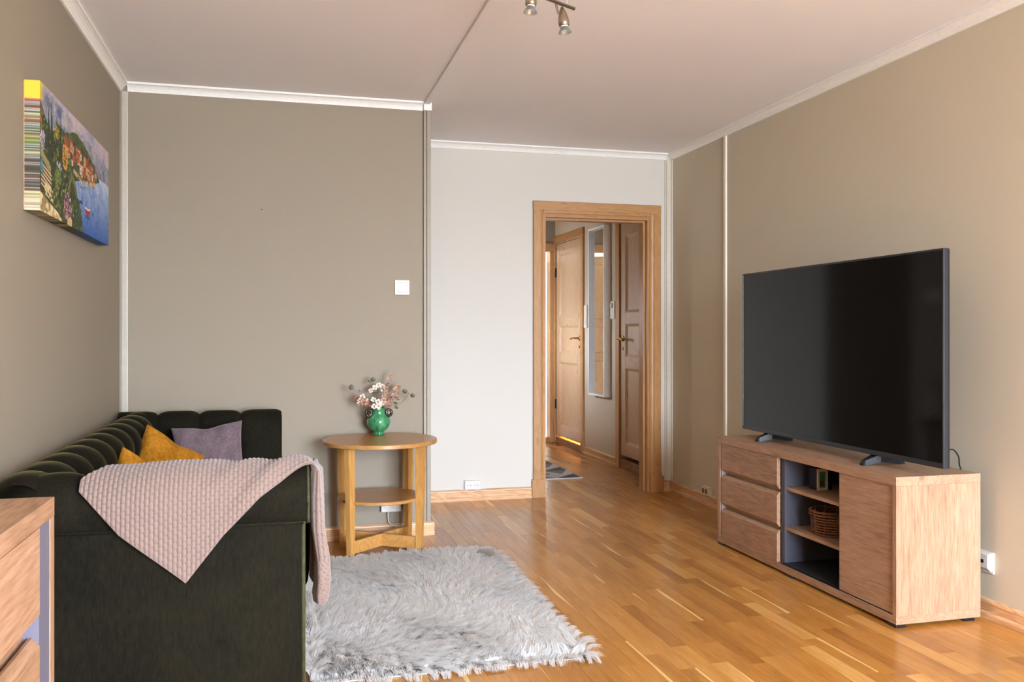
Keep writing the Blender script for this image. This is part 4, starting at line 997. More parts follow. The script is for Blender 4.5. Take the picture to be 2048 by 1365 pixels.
def sprig(name, label, cat, group, path, pieces):
    """path in photo-plane points (px, py, depth offset); pieces: (kind, px, py, dy, size)"""
    pts = [RIM + np.array((0, 0, -0.02))] + [W(*p) for p in path]
    pts[0][0] += (pts[1][0] - RIM[0]) * 0.10; pts[0][1] += (pts[1][1] - RIM[1]) * 0.10
    r = empty(name, tuple(RIM), label, cat, group)
    cv = spline(pts, 6)
    MB().tube(cv, list(np.linspace(0.0016, 0.0009, len(cv))), 6).build('stem', M_STEM, r, smooth=True)
    rg = random.Random(sum(map(ord, name)) % 1000 + len(path) * 7 + int(path[0][0]))
    for (kind, px, py, dy, sz) in pieces:
        c = W(px, py, dy)
        # twig joining the piece to the nearest stem point
        kk = min(cv, key=lambda q: np.linalg.norm(q - c))
        if kind == 'leaf':
            m = disc(MB(), c, sz, (rg.uniform(-0.6, 0.6), -1, rg.uniform(-0.5, 0.5)), rg.uniform(0.75, 1.0), 0.12, rg.uniform(0, 3)); m.tube([kk, c], 0.0007, 5); m.build('leaf', M_EUC, r, smooth=True)
        elif kind == 'edge_leaf':
            m = disc(MB(), c, sz, (rg.uniform(-0.5, 0.5), -0.35, 0.9), 1.0, 0.1, rg.uniform(0, 3)); m.tube([kk, c], 0.0007, 5); m.build('leaf', M_EUC, r, smooth=True)
        elif kind in ('copper', 'rust'):
            m = MB()
            for q in range(8):
                dv_ = np.array((rg.uniform(-1, 1), rg.uniform(-1, 0.4), rg.uniform(-0.8, 1))); dv_ /= np.linalg.norm(dv_)
                disc(m, c + dv_ * sz * 0.9, sz * rg.uniform(0.55, 0.9), (dv_[2], -0.8, -dv_[0] + rg.uniform(-0.6, 0.6)), rg.uniform(0.45, 0.7), 0.25, rg.uniform(0, 3))
            m.tube([kk, c], 0.0007, 5); m.build('leaf_whorl', M_COP if kind == 'copper' else M_COPD, r)
        elif kind == 'bloom':
            m = MB(); a0 = rg.uniform(0, 2); fx, fz = rg.uniform(-0.4, 0.4), rg.uniform(-0.2, 0.5)
            R_ = rotm(0, 0, 0)
            for q in range(4):
                a = a0 + q * math.pi / 2
                dv_ = np.array((math.cos(a), 0.0, math.sin(a)))
                disc(m, c + dv_ * sz * 0.62, sz * 0.58, (fx - 0.35 * dv_[0], -1, fz - 0.35 * dv_[2]), 0.95, 0.2, a)
            m.tube([kk, c], 0.0007, 5); bo = m.build('blossom', M_BLO, r, smooth=True)
            m = MB().lathe([(0.0, -0.0025), (0.0026, 0), (0.0, 0.0025)], c + np.array((0, -0.002, 0)), 8, cap=False).build('bloom_centre', M_COPD, bo)
    return r
GE = 'dried stems in the green vase'
sprig('eucalyptus_sprig', 'eucalyptus stem reaching furthest left out of the green vase', 'dried sprig', GE, [(738, 800, -0.02), (718, 786, -0.03), (702, 775, -0.03)], [('leaf', 700.5, 773.5, -0.03, 0.0155), ('edge_leaf', 716, 780, -0.03, 0.008), ('leaf', 737, 795, -0.02, 0.009)])
sprig('eucalyptus_sprig', 'eucalyptus stem with two round leaves at the upper left of the bouquet', 'dried sprig', GE, [(748, 800, 0.0), (744, 778, 0.0), (743, 766, 0.0)], [('leaf', 745, 759, 0.0, 0.0155), ('edge_leaf', 738, 763, 0.0, 0.011), ('leaf', 747, 781, 0.01, 0.010)])
sprig('eucalyptus_sprig', 'eucalyptus stem arching furthest right out of the green vase', 'dried sprig', GE, [(780, 812, -0.02), (801, 806, -0.03), (816, 789, -0.03), (817, 785, -0.03)], [('leaf', 809, 783, -0.03, 0.0155), ('leaf', 825, 791.5, -0.03, 0.014), ('leaf', 791, 814, -0.04, 0.013), ('edge_leaf', 790, 806, -0.03, 0.011)])
sprig('copper_sprig', 'tallest copper sprig at the top of the bouquet', 'dried sprig', GE, [(765, 800, 0.0), (772, 778, 0.0), (777, 762, 0.0), (782, 747, 0.0)], [('copper', 782, 748, 0.0, 0.009), ('copper', 778, 758.5, 0.0, 0.011), ('rust', 775, 770, 0.0, 0.010), ('copper', 770, 775, -0.01, 0.012), ('copper', 771, 784, -0.01, 0.012)])
sprig('copper_sprig', 'copper sprig drooping at the lower left of the bouquet', 'dried sprig', GE, [(742, 808, -0.03), (724, 802, -0.04), (709, 796, -0.04)], [('rust', 710, 794, -0.04, 0.013), ('copper', 717, 803, -0.04, 0.015), ('copper', 726, 804, -0.045, 0.014), ('rust', 735, 808, -0.04, 0.013), ('copper', 720, 797, -0.03, 0.012)])
sprig('copper_sprig', 'copper sprig leaning right beside the right eucalyptus', 'dried sprig', GE, [(772, 806, 0.01), (786, 792, 0.01), (795, 775, 0.01)], [('copper', 795, 774, 0.01, 0.013), ('copper', 791, 779, 0.0, 0.013), ('rust', 799, 776, 0.01, 0.010), ('copper', 789, 790, 0.0, 0.013), ('rust', 793, 798, 0.0, 0.012)])
sprig('copper_sprig', 'full copper sprig low in the middle right of the bouquet', 'dried sprig', GE, [(764, 808, -0.04), (770, 800, -0.05), (774, 792, -0.05)], [('copper', 765, 795, -0.05, 0.014), ('copper', 772, 803, -0.055, 0.016), ('copper', 780, 803, -0.05, 0.014), ('rust', 779, 797, -0.05, 0.012), ('copper', 768, 789, -0.04, 0.012), ('rust', 771, 811, -0.05, 0.012)])
sprig('white_blossom_sprig', 'ivory blossom sprig at the upper middle of the bouquet', 'dried sprig', GE, [(755, 800, 0.0), (753, 785, 0.0), (755, 774, 0.0)], [('bloom', 748, 775, -0.01, 0.014), ('bloom', 756.5, 770.5, 0.0, 0.014), ('bloom', 764, 773, 0.0, 0.013), ('bloom', 740.5, 781, 0.0, 0.012), ('bloom', 765, 780, 0.0, 0.012), ('leaf', 758, 786, 0.01, 0.012)])
sprig('white_blossom_sprig', 'ivory blossom sprig low in front over the vase rim', 'dried sprig', GE, [(754, 812, -0.05), (753, 806, -0.065), (753, 801, -0.065)], [('bloom', 752.5, 802, -0.06, 0.015), ('bloom', 753, 811, -0.065, 0.017), ('bloom', 745, 811, -0.055, 0.014), ('bloom', 762, 805, -0.055, 0.013), ('bloom', 744, 798, -0.04, 0.013)])
sprig('white_blossom_sprig', 'small ivory blossom sprig among the left copper leaves', 'dried sprig', GE, [(742, 806, -0.01), (730, 798, -0.02), (723, 793, -0.02)], [('bloom', 722.5, 792, -0.03, 0.014), ('bloom', 716, 799, -0.04, 0.010), ('copper', 731, 800, -0.02, 0.012)])

# ================================================================ canvas print on the left wall
CY0, CY1, CZ0, CZ1, CXF = 3.236, 4.445, 1.575, 2.008, -0.776
cv_ = empty('canvas_print', (XL, (CY0 + CY1) / 2, CZ0), 'canvas print of a lakeside village with cypresses and blue water on the left wall', 'picture')
gu, gv = 420, 170
Ug, Vg = np.meshgrid(np.linspace(0, 1, gu + 1), np.linspace(0, 1, gv + 1), indexing='ij')
img = np.zeros((gu + 1, gv + 1, 3))
def s3(*c): return np.array(srgb(*c))
def mixc(mask, c): 
    global img
    m_ = np.clip(mask, 0, 1)[..., None]; img = img * (1 - m_) + np.asarray(c) * m_
def vnoise(fu, fv, seed):
    r = np.random.default_rng(seed); g = r.random((int(fu) + 3, int(fv) + 3))
    x_, y_ = Ug * fu, Vg * fv; i, j = x_.astype(int), y_.astype(int); a, b = x_ - i, y_ - j
    a, b = a * a * (3 - 2 * a), b * b * (3 - 2 * b)
    return (g[i, j] * (1 - a) + g[i + 1, j] * a) * (1 - b) + (g[i, j + 1] * (1 - a) + g[i + 1, j + 1] * a) * b
def nse(sc, seed, oct=4):
    """painterly value noise in about -1..1"""
    o = np.zeros_like(Ug); amp = 1.0; tot = 0
    for k in range(oct): o += amp * (vnoise(sc * 2.4 * 2 ** k, sc * 2 ** k, seed * 17 + k) - 0.5) * 2; tot += amp; amp *= 0.6
    return o / tot * 1.6
def curve(pts): return np.interp(Ug, [p[0] for p in pts], [p[1] for p in pts])
ASP = 2.8
# sky with rosy clouds
img[:] = s3(176, 170, 190); mixc(0.5 + nse(3, 1), s3(214, 190, 184)); mixc(nse(5, 2) * 1.3, s3(140, 146, 186))
# pale mountains filling most of the distance
rid = curve([(0, 0.99), (0.2, 0.98), (0.35, 0.93), (0.5, 0.905), (0.62, 0.90), (0.8, 0.86), (1, 0.82)]) + 0.02 * nse(8, 3); mk = (Vg < rid) * 1.0
mixc(mk, s3(150, 150, 166)); mixc(mk * (0.3 + 1.4 * nse(7, 4)), s3(190, 180, 178)); mixc(mk * (1.6 * nse(9, 5) - 0.1), s3(92, 104, 132)); mixc(mk * np.clip((rid - Vg - 0.10) * 6, 0, 1) * (0.4 + nse(10, 6)), s3(96, 106, 128))
# lake
mk = (Vg < curve([(0, 0.1), (0.38, 0.40), (0.52, 0.46), (0.7, 0.60), (0.8, 0.625), (1, 0.635)])) * (Ug > 0.36) * 1.0
dep = np.clip(Vg / 0.62, 0, 1)[..., None]; wc = s3(176, 196, 222) * dep + s3(10, 84, 164) * (1 - dep); img = np.where(mk[..., None] > 0, wc, img)
mixc(mk * (0.2 + nse(14, 7)) * 0.7, s3(38, 110, 190)); mixc(mk * (nse(18, 8) - 0.1) * np.clip(1.2 - 2 * Vg, 0, 1), s3(20, 70, 140)); mixc(mk * np.clip((Vg - 0.42) * 5, 0, 1) * 0.5, s3(204, 208, 224))
# wooded hill behind the village
hil = curve([(0.2, 0.80), (0.3, 0.78), (0.38, 0.84), (0.45, 0.865), (0.55, 0.84), (0.68, 0.76), (0.76, 0.68), (0.82, 0.60), (0.84, 0.5)]) + 0.012 * nse(16, 9)
mk = (Vg < hil) * (Vg > curve([(0, 0.2), (0.5, 0.46), (0.7, 0.52), (0.8, 0.58), (0.84, 0.60)])) * (Ug > 0.18) * (Ug < 0.83) * 1.0
mixc(mk, s3(70, 86, 44)); mixc(mk * (1.8 * nse(20, 10)), s3(36, 50, 28)); mixc(mk * (1.6 * nse(24, 11) - 0.4), s3(128, 130, 66))
# village houses
rv = np.random.default_rng(5)
for k in range(64):
    u0 = rv.uniform(0.29, 0.76); v0 = 0.66 - 0.08 * (u0 - 0.3) + rv.uniform(-0.11, 0.055); ww, hh = rv.uniform(0.010, 0.020), rv.uniform(0.05, 0.10)
    c = [s3(186, 92, 56), s3(206, 150, 104), s3(168, 72, 50), s3(226, 206, 184), s3(196, 122, 104), s3(216, 176, 120)][k % 6]
    mixc((np.abs(Ug - u0) < ww) * (np.abs(Vg - v0) < hh / 2) * 1.0, c); mixc((np.abs(Ug - u0 - ww * 0.6) < ww * 0.4) * (np.abs(Vg - v0) < hh / 2) * 0.6, c * 0.5)
    mixc((np.abs(Ug - u0) < ww) * (np.abs(Vg - v0 - hh / 2) < 0.009) * 1.0, s3(150, 66, 46))
    for q in (-0.2, 0.25): mixc((np.abs(Ug - u0 + ww * 0.3) < ww * 0.16) * (np.abs(Vg - v0 - q * hh) < hh * 0.10), s3(64, 50, 52))
mk = (np.abs(Vg - curve([(0.36, 0.52), (0.55, 0.47), (0.74, 0.53)])) < 0.022) * (Ug > 0.40) * (Ug < 0.74) * 1.0; mixc(mk * (0.6 + nse(30, 12)), s3(206, 176, 132)); mixc(mk * (nse(40, 13)), s3(90, 70, 60))
# shaded garden on the left
gar = curve([(0, 0.86), (0.05, 0.76), (0.12, 0.70), (0.18, 0.72), (0.22, 0.66), (0.27, 0.66), (0.33, 0.56), (0.40, 0.42), (0.46, 0.32), (0.52, 0.18), (0.55, 0.0)]) + 0.03 * nse(12, 14); mk = (Vg < gar) * (Ug < 0.56) * 1.0
mixc(mk, s3(52, 66, 34)); mixc(mk * 1.8 * nse(18, 15), s3(26, 36, 20)); mixc(mk * (1.8 * nse(26, 16) - 0.35), s3(104, 120, 54)); mixc(mk * (1.8 * nse(30, 17) - 0.8), s3(170, 160, 90))
mixc((Ug < 0.025) * (Vg > 0.86) * 1.0, s3(222, 186, 48)); mixc((Ug < 0.02) * (Vg < 0.86) * (Vg > 0.62) * (0.5 + nse(20, 18)), s3(200, 92, 36))
for u0, vt in ((0.095, 0.91), (0.13, 0.957), (0.235, 0.887)):
    mixc((np.abs(Ug - u0) < 0.010 * np.clip((vt - Vg) / 0.22, 0, 1) * (1 + 0.3 * nse(40, 19))) * (Vg < vt) * (Vg > 0.45) * 1.0, s3(34, 52, 28))
# stairs, wall and sunlit path
mixc((Vg > 0.17) * (Vg < 0.40) * (Ug < 0.135) * 1.0, s3(70, 56, 40))
for k in range(6): mixc((np.abs(Vg - (0.375 - 0.032 * k - 0.5 * (Ug - 0.02))) < 0.008) * (Ug > 0.012) * (Ug < 0.125) * 1.0, s3(206, 182, 134))
mixc((np.abs(Vg - (0.47 - 0.9 * Ug)) < 0.035) * (Ug > 0.01) * (Ug < 0.12) * 1.0, s3(150, 134, 92))
mk = (Vg < curve([(0, 0.15), (0.1, 0.10), (0.2, 0.06), (0.26, 0.0)])) * 1.0; mixc(mk, s3(150, 124, 84)); mixc(mk * (0.5 + 2 * nse(16, 20)), s3(226, 208, 156))
mk = (np.abs(Vg - (0.20 - 0.5 * (Ug - 0.06))) < 0.05) * (Ug > 0.05) * (Ug < 0.18); mixc(mk * (0.4 + 2 * nse(18, 21)), s3(214, 196, 146))
for (u0, v0, ru, rv_, cs, sd, nn) in ((0.33, 0.15, 0.055, 0.12, ((186, 120, 146), (216, 180, 186), (150, 80, 94), (120, 70, 90), (70, 60, 50), (60, 80, 50)), 21, 260), (0.03, 0.56, 0.025, 0.08, ((176, 166, 196), (214, 206, 222), (110, 110, 130)), 22, 90), (0.295, 0.57, 0.035, 0.11, ((214, 150, 40), (230, 184, 70), (190, 104, 30), (110, 100, 40)), 23, 150), (0.19, 0.72, 0.03, 0.05, ((200, 150, 50), (120, 130, 50), (90, 100, 40)), 24, 60), (0.20, 0.34, 0.04, 0.08, ((100, 130, 50), (140, 150, 66), (56, 80, 36)), 25, 120), (0.46, 0.15, 0.035, 0.15, ((36, 62, 40), (66, 100, 66), (24, 44, 30)), 26, 160), (0.02, 0.36, 0.015, 0.06, ((90, 150, 150), (60, 110, 110)), 27, 50), (0.22, 0.46, 0.03, 0.04, ((160, 140, 166), (60, 80, 44), (190, 176, 190)), 28, 40)):
    r_ = np.random.default_rng(sd)
    for _ in range(nn):
        a, q = r_.uniform(0, 6.28), math.sqrt(r_.uniform(0, 1)); uu, vv = u0 + ru * q * math.cos(a), v0 + rv_ * q * math.sin(a); sz = r_.uniform(0.006, 0.015)
        mixc((((Ug - uu) * ASP) ** 2 + (Vg - vv) ** 2) < sz ** 2, s3(*cs[r_.integers(len(cs))]))
mixc((np.abs(Ug - 0.355) < 0.03) * (Vg < 0.06) * 1.0, s3(206, 172, 120))
for k in range(34):     # palm fronds
    a = math.pi * (k / 33) * 1.2 - 0.3
    for t in np.linspace(0, 1, 16):
        uu = 0.395 + 0.062 * t * math.cos(a); vv = 0.43 + 0.10 * math.sin(a) * t - 0.13 * t * t
        mixc((((Ug - uu) * ASP) ** 2 + (Vg - vv) ** 2) < 0.008 ** 2, s3(*((92, 104, 46), (50, 66, 32), (150, 148, 84))[k % 3]))
mixc((np.abs(Ug - 0.395) < 0.006) * (Vg < 0.42) * (Vg > 0.26), s3(80, 64, 46))
# rowing boats
bo = ((Ug - 0.62) / 0.042) ** 2 + ((Vg - 0.235) / 0.05) ** 2; mixc((bo < 1) * (Vg < 0.240 + 0.25 * np.abs(Ug - 0.62)), s3(176, 44, 36)); mixc((np.abs(Vg - 0.240 - 0.25 * np.abs(Ug - 0.62)) < 0.008) * (np.abs(Ug - 0.62) < 0.042), s3(230, 214, 204)); mixc((np.abs(Ug - 0.62) < 0.036) * (Vg < 0.188) * (Vg > 0.150) * 0.8, s3(44, 52, 84))
mixc((np.abs(Ug - 0.515) < 0.022) * (np.abs(Vg - 0.27) < 0.016), s3(64, 56, 76)); mixc((np.abs(Ug - 0.54) < 0.03) * (np.abs(Vg - 0.415) < 0.007), s3(110, 86, 86)); mixc((np.abs(Ug - 0.575) < 0.02) * (np.abs(Vg - 0.44) < 0.006), s3(120, 96, 96))
img = np.clip(img * (1 + 0.16 * nse(60, 30, 2)[..., None]), 0, 1)
m_can, n_, b_ = newmat('printed_canvas'); at = N(n_, 'ShaderNodeAttribute'); at.attribute_name = 'print'; n_.links.new(at.outputs['Color'], b_.inputs['Base Color']); b_.inputs['Roughness'].default_value = 0.55
nz = N(n_, 'ShaderNodeTexNoise', Scale=900.0); bp = N(n_, 'ShaderNodeBump', Strength=0.1, Distance=0.0005); n_.links.new(nz.outputs['Fac'], bp.inputs['Height']); n_.links.new(bp.outputs[0], b_.inputs['Normal'])
def colored(m, name, cols, par):
    o = m.build(name, m_can, par, recalc=False); c_ = np.concatenate([cols.reshape(-1, 3), np.ones((cols.reshape(-1, 3).shape[0], 1))], 1)
    ca = o.data.color_attributes.new('print', 'FLOAT_COLOR', 'POINT'); ca.data.foreach_set('color', c_.astype(np.float32).ravel()); return o
P = np.stack([np.full_like(Ug, CXF), CY0 + (CY1 - CY0) * Ug, CZ0 + (CZ1 - CZ0) * Vg], -1)
colored(MB().grid(P), 'front_print', img, cv_)
edge = img[0].copy(); rr_ = np.random.default_rng(3)
for j in range(gv + 1):
    if Vg[0, j] < 0.86 and rr_.random() < 0.6: edge[j] = edge[j] * 0.5 + 0.5 * np.array(srgb(*((40, 44, 52), (190, 200, 206), (90, 130, 80), (150, 90, 90), (70, 90, 110), (220, 214, 196), (50, 70, 40), (110, 150, 170))[rr_.integers(8)]))
    if Vg[0, j] >= 0.86: edge[j] = s3(226, 196, 56)
Pe = np.stack([np.stack([np.full(gv + 1, XL + 0.004), np.full(gv + 1, CY0), P[0, :, 2]], -1), P[0]], 0)
colored(MB().grid(Pe), 'side_wrap', np.stack([edge, edge]), cv_)
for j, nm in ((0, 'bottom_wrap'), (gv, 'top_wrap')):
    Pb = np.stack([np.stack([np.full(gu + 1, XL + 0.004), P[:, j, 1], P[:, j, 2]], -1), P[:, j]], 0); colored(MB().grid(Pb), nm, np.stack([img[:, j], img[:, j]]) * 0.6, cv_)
Pe = np.stack([P[-1], np.stack([np.full(gv + 1, XL + 0.004), np.full(gv + 1, CY1), P[-1, :, 2]], -1)], 0); colored(MB().grid(Pe), 'side_wrap', np.stack([img[-1], img[-1]]), cv_)
MB().box(XL + 0.001, CXF - 0.003, CY0 + 0.002, CY1 - 0.002, CZ0 + 0.002, CZ1 - 0.002).build('stretcher', PINEB['Y'], cv_)

# ================================================================ switches, sockets, cables
def plate_y(name, label, cat, x0, x1, z0, z1, y, d, parts, mat=M_WHITE):
    r = empty(name, ((x0 + x1) / 2, y, z0), label, cat)
    MB().box(x0, x1, y - d, y, z0, z1, 0.003).build('cover', mat, r)
    for (nm, a, b, c, e_, dd) in parts: MB().box(a, b, y - d - dd, y - d + 0.001, c, e_, 0.001).build(nm, mat, r)
    return r
sw = plate_y('light_switch', 'square cream light switch on the grey projecting wall', 'light switch', 0.632, 0.716, 1.388, 1.473, YP, 0.012, [], M_CREAM)
MB().box(0.648, 0.702, YP - 0.0155, YP - 0.011, 1.404, 1.458, 0.001).build('rocker', M_WHITE, sw)
MB().box(0.6465, 0.7035, YP - 0.0125, YP - 0.0115, 1.4025, 1.4595).build('rocker_gap', M_HOLE, sw)
MB().lathe([(0.0, -0.006), (0.003, -0.006), (0.0035, 0.0), (0.0, 0.0)], (-0.102, YP - 0.001, 1.852), 10, cap=False, M=rotm(math.pi / 2, 0, 0)).build('picture_nail', M_IRON, label='small dark nail left in the bare grey wall', cat='nail')
so = empty('socket_box', (0.61, YP, 0.148), 'white double wall socket under the round side table', 'wall socket')
MB().box(0.552, 0.668, YP - 0.036, YP, 0.150, 0.222, 0.004).build('cover', M_WHITE, so)
for xx in (0.585, 0.635): MB().lathe([(0.019, 0), (0.019, 0.002), (0.016, 0.003)], (xx, YP - 0.037, 0.186), 20, M=rotm(math.pi / 2, 0, 0)).build('socket_face', M_CREAM, so)
MB().box(0.675, 0.705, YP - 0.045, YP, 0.155, 0.225, 0.006).build('plug', M_WHITE, label='white plug beside the socket under the side table', cat='plug')
MB().tube(spline([(0.592, YP - 0.030, 0.150), (0.592, YP - 0.030, 0.115), (0.600, YP - 0.030, 0.085), (0.630, YP - 0.030, 0.066), (0.68, YP - 0.028, 0.066), (0.76, YP - 0.026, 0.072)], 8), 0.0028, 8).build('power_cable', M_WHITE, smooth=True, label='white cable looping below the socket under the side table', cat='cable')
MB().tube(spline([(0.688, YP - 0.035, 0.156), (0.688, YP - 0.035, 0.12), (0.687, YP - 0.032, 0.085)], 6), 0.0028, 8).build('power_cable', M_BLACK, smooth=True, label='short black cable hanging from the plug under the side table', cat='cable')

def double_socket(name, label, par_axis, c, z0, z1, half, mat):
    r = empty(name, c, label, 'wall socket')
    x, y, z = c
    if par_axis == 'X':
        MB().box(x - half, x + half, y - 0.032, y, z0, z1, 0.004).build('cover', mat, r)
        for s_ in (-1, 1):
            f = MB().lathe([(0.020, 0), (0.020, 0.0015), (0.017, 0.0015), (0.015, 0.0005)], (x + s_ * half * 0.45, y - 0.0325, (z0 + z1) / 2), 20, M=rotm(math.pi / 2, 0, 0)).build('socket_face', mat, r)
            for q in (-1, 1): MB().box(x + s_ * half * 0.45 + q * 0.0095 - 0.0025, x + s_ * half * 0.45 + q * 0.0095 + 0.0025, y - 0.0345, y - 0.033, (z0 + z1) / 2 - 0.0025, (z0 + z1) / 2 + 0.0025).build('pin_hole', M_HOLE, f)
    else:
        MB().box(x - 0.032, x, y - half, y + half, z0, z1, 0.004).build('cover', mat, r)
        for s_ in (-1, 1):
            f = MB().lathe([(0.020, 0), (0.020, 0.0015), (0.017, 0.0015), (0.015, 0.0005)], (x - 0.0325, y + s_ * half * 0.42, (z0 + z1) / 2), 20, M=rotm(0, -math.pi / 2, 0)).build('socket_face', mat, r)
            MB().box(x - 0.0345, x - 0.0335, y + s_ * half * 0.42 - 0.013, y + s_ * half * 0.42 + 0.013, (z0 + z1) / 2 - 0.015, (z0 + z1) / 2 + 0.015).build('socket_well', plain('socket_well_tan', srgb(120, 100, 72), 0.6) if 'socket_well_tan' not in bpy.data.materials else bpy.data.materials['socket_well_tan'], f)
            for q in (-1, 1): MB().box(x - 0.0358, x - 0.0345, y + s_ * half * 0.42 - 0.004, y + s_ * half * 0.42 + 0.004, (z0 + z1) / 2 + q * 0.0095 - 0.003, (z0 + z1) / 2 + q * 0.0095 + 0.003).build('pin_hole', M_HOLE, f)
    return r
double_socket('socket_box', 'white double socket low on the bright wall left of the doorway', 'X', (1.293, YD, 0.078), 0.080, 0.142, 0.057, M_WHITE)
double_socket('socket_box', 'cream double socket low on the beige wall beyond the TV bench', 'Y', (XR, 5.42, 0.070), 0.072, 0.130, 0.052, M_CREAM)
r = empty('socket_box', (XR, 2.99, 0.18), 'white wall socket right of the TV bench end', 'wall socket')
MB().box(XR - 0.008, XR, 2.955, 3.035, 0.184, 0.272, 0.003).build('cover', M_WHITE, r)
MB().prism([(XR - 0.008, 0.190), (XR - 0.028, 0.208), (XR - 0.028, 0.262), (XR - 0.008, 0.268)], 'Y', 2.965, 3.025).build('socket_body', M_WHITE, r)
MB().box(XR - 0.0295, XR - 0.0275, 2.985, 3.004, 0.226, 0.240).build('pin_hole', M_HOLE, r)
MB().tube(spline([(XR - 0.020, 3.035, 0.20), (XR - 0.018, 3.045, 0.14), (XR - 0.020, 3.045, 0.085)], 8), 0.0028, 8).build('power_cable', M_WHITE, smooth=True, label='white cable dropping from the socket behind the TV bench', cat='cable')
yc = YD - 0.010
MB().tube(spline([(1.00, YD - 0.004, 0.084), (1.18, YD - 0.006, 0.083), (1.23, YD - 0.014, 0.078), (1.29, YD - 0.018, 0.066), (1.35, YD - 0.014, 0.078), (1.42, YD - 0.006, 0.083), (1.62, YD - 0.004, 0.085), (1.69, YD - 0.004, 0.090), (1.722, YD - 0.004, 0.12), (1.7305, YD - 0.004, 0.16)], 5) + [(1.7315, YD - 0.004, 0.20), (1.7315, YD - 0.004, 0.26), (1.7315, YD - 0.004, 2.04), (1.7315, YD - 0.004, 2.085), (1.7315, YD - 0.004, 2.105), (1.736, YD - 0.004, 2.1155), (1.750, YD - 0.004, 2.1165), (1.78, YD - 0.004, 2.1165), (2.67, YD - 0.004, 2.1165), (2.70, YD - 0.004, 2.1165), (2.714, YD - 0.004, 2.1155), (2.7195, YD - 0.004, 2.105), (2.7195, YD - 0.004, 2.085), (2.7195, YD - 0.004, 2.04), (2.7195, YD - 0.004, 0.26), (2.7195, YD - 0.004, 0.20)] + spline([(2.722, YD - 0.006, 0.15), (2.74, YD - 0.010, 0.10), (2.765, YD - 0.028, 0.082), (2.79, YD - 0.034, 0.086)], 5), 0.0026, 6).build('clipped_cable', M_WHITE, smooth=True, label='thin white cable clipped around the pine door casing', cat='cable')
MB().tube(spline([(XR - 0.006, YD - 0.04, 0.084), (XR - 0.006, 5.75, 0.083), (XR - 0.008, 5.49, 0.082), (XR - 0.022, 5.44, 0.062), (XR - 0.022, 5.39, 0.058), (XR - 0.012, 5.34, 0.075), (XR - 0.006, 5.20, 0.083), (XR - 0.006, 4.6, 0.083)], 6), 0.0026, 6).build('clipped_cable', M_WHITE, smooth=True, label='thin white cable along the skirting of the beige right wall', cat='cable')

# ================================================================ ceiling spotlight bar
sl = empty('ceiling_spotlight', (0.80, 2.93, ZC), 'brushed nickel ceiling spotlight bar with small glass lamps', 'ceiling light')
E0, E1 = np.array((1.046, 3.076, 2.362)), np.array((0.46, 2.762, 2.362))
MB().tube([E0, E1], 0.0065, 10).build('bar', M_STEEL, sl, smooth=True)
mc = (E0 + E1) / 2
MB().lathe([(0.0, 0.0), (0.055, 0.0), (0.055, -0.018), (0.045, -0.026), (0.0, -0.028)][::-1], (mc[0], mc[1], ZC), 28, cap=False).build('canopy', M_STEEL, sl, smooth=True)
MB().tube([(mc[0], mc[1], ZC - 0.02), mc], 0.006, 8).build('rod', M_STEEL, sl)
m_gl, n_, b_ = newmat('lamp_glass'); b_.inputs['Base Color'].default_value = (0.95, 0.97, 0.95, 1); b_.inputs['Roughness'].default_value = 0.05; b_.inputs['Transmission Weight'].default_value = 0.85; b_.inputs['IOR'].default_value = 1.2
nz = N(n_, 'ShaderNodeTexVoronoi', Scale=160.0); bp = N(n_, 'ShaderNodeBump', Strength=0.4, Distance=0.002); n_.links.new(nz.outputs['Distance'], bp.inputs['Height']); n_.links.new(bp.outputs[0], b_.inputs['Normal'])
M_REF = plain('lamp_reflector', srgb(222, 220, 206), 0.18, metal=0.9)
def spot(c, tilt, ay):
    """c = centre of the lower rim of the metal shell"""
    M_ = rotm(tilt[0], tilt[1], 0); c = np.array(c)
    h = empty('spot_head', tuple(c)); h.parent = sl; h.location = tuple(c - LOC[sl])
    def part(nm, prof, mat, seg=24): return MB().lathe(prof, c, seg, cap=False, M=M_).build(nm, mat, h, smooth=True)
    part('shell', [(0.0, 0.070), (0.004, 0.069), (0.009, 0.060), (0.014, 0.047), (0.0185, 0.030), (0.0205, 0.014), (0.020, 0.003), (0.0185, 0.0), (0.0165, 0.0), (0.0165, 0.010), (0.0, 0.012)], M_STEEL)
    part('lamp_collar', [(0.0, 0.004), (0.0145, 0.004), (0.0145, -0.004), (0.0, -0.004)], M_WHITE)
    part('lamp_glass', [(0.013, -0.002), (0.015, -0.008), (0.021, -0.016), (0.0245, -0.023), (0.0245, -0.026), (0.0, -0.025)], m_gl)
    part('reflector', [(0.006, -0.004), (0.010, -0.010), (0.017, -0.017), (0.020, -0.021)], M_REF)
    for s_ in (-1, 1):
        MB().tube([c + M_ @ np.array((-0.016, 0.006 * s_, 0.045)), c + M_ @ np.array((-0.022, 0.006 * s_, 0.086))], 0.0018, 6).build('bracket', M_STEEL, h)
    return h
spot((1.002, 3.058, 2.288), (0.0, D2(-8), 0), 0)
spot((0.854, 2.985, 2.322), (0.0, D2(3), 0), 0)
MB().tube([(1.010, 3.061, 2.355), (1.018, 3.02, 2.44), (1.015, 3.0, ZC - 0.002)], 0.0008, 5).build('hanging_thread', M_CREAM, label='fine thread running up from the right ceiling spot', cat='thread')

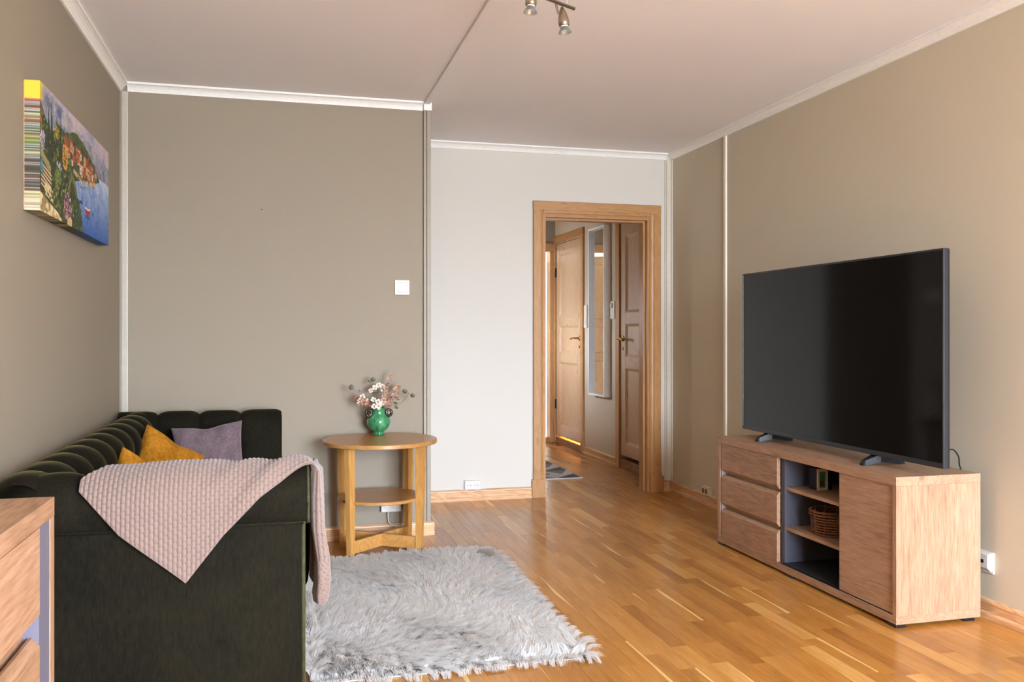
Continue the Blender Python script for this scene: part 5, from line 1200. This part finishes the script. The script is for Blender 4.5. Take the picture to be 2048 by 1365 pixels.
# ================================================================ hall: mirror, switches, rug
mi = empty('hall_mirror', (XH, 7.62, 0.60), 'tall narrow mirror in a deep white frame on the hall wall', 'mirror')
MY0, MY1, MZ0, MZ1, MX = 7.405, 7.825, 0.597, 2.148, 2.800
for b in ((MY0, MY0 + 0.016, MZ0, MZ1), (MY1 - 0.016, MY1, MZ0, MZ1), (MY0 + 0.016, MY1 - 0.016, MZ0, MZ0 + 0.016), (MY0 + 0.016, MY1 - 0.016, MZ1 - 0.016, MZ1)):
    MB().box(MX, XH - 0.001, *b, 0.001).build('frame_side', M_TRIMW, mi)
m_mir, n_, b_ = newmat('mirror_silver'); b_.inputs['Base Color'].default_value = (0.92, 0.93, 0.92, 1); b_.inputs['Metallic'].default_value = 1; b_.inputs['Roughness'].default_value = 0.01
nz = N(n_, 'ShaderNodeTexNoise', Scale=1.0); mm_ = N(n_, 'ShaderNodeMapRange'); mm_.inputs['To Min'].default_value = 0.008; mm_.inputs['To Max'].default_value = 0.012; n_.links.new(nz.outputs['Fac'], mm_.inputs['Value']); n_.links.new(mm_.outputs[0], b_.inputs['Roughness'])
MB().box(MX + 0.030, MX + 0.036, MY0 + 0.016, MY1 - 0.016, MZ0 + 0.016, MZ1 - 0.016).build('mirror_glass', m_mir, mi)
sw = empty('wall_dimmer', (XH, 7.335, 1.30), 'white dimmer and switch plate between the mirror and the near hall door', 'light switch')
MB().box(XH - 0.012, XH, 7.288, 7.385, 1.300, 1.458, 0.003).build('cover', M_CREAM, sw)
MB().lathe([(0.022, 0), (0.022, 0.012), (0.018, 0.016), (0.0, 0.016)], (XH - 0.012, 7.336, 1.418), 20, M=rotm(0, -math.pi / 2, 0), cap=False).build('dimmer_knob', M_WHITE, sw, smooth=True)
MB().box(XH - 0.017, XH - 0.011, 7.306, 7.366, 1.315, 1.372, 0.001).build('rocker', M_WHITE, sw)
sw = empty('wall_dimmer', (XH, 8.05, 1.22), 'slim white switch plate between the far hall door and the mirror', 'light switch')
MB().box(XH - 0.014, XH, 8.005, 8.085, 1.225, 1.445, 0.003).build('cover', M_CREAM, sw)
MB().box(XH - 0.018, XH - 0.013, 8.02, 8.07, 1.25, 1.31, 0.001).build('rocker', M_WHITE, sw)
hr = empty('hall_rug', (1.95, 7.4, 0), 'flat hall rug with grey and white triangle pattern', 'rug')
HX0, HX1, HY0, HY1 = 1.55, 2.362, 6.722, 8.25
M_RW = plain('rug_wool_white', srgb(206, 202, 198), 0.95, nscale=300, noise=0.08); M_RG = plain('rug_wool_grey', srgb(132, 128, 130), 0.95, nscale=300, noise=0.1); M_RD = plain('rug_wool_charcoal', srgb(84, 84, 90), 0.95, nscale=300, noise=0.1)
MB().box(HX0, HX1, HY0, HY1, 0.0005, 0.006).build('rug_ground', M_RW, hr)
nxr, nyr = 4, 8; sx_, sy_ = (HX1 - HX0 - 0.03) / nxr, (HY1 - HY0 - 0.03) / nyr
rt = random.Random(4)
for i in range(nxr):
    for j in range(nyr):
        a, b = HX0 + 0.015 + i * sx_, HY0 + 0.015 + j * sy_
        kk = (i + 2 * j) % 4; ma = (M_RG, M_RD)[(i + j) % 2]
        T = [[(a, b), (a + sx_, b), (a + sx_ / 2, b + sy_ * 0.95)], [(a, b + sy_), (a + sx_, b + sy_), (a + sx_ / 2, b + 0.05 * sy_)], [(a, b), (a + sx_, b), (a, b + sy_)], [(a, b), (a + sx_, b), (a + sx_, b + sy_)]][kk]
        MB().prism(T, 'Z', 0.0058, 0.0075).build('triangle', ma, hr)
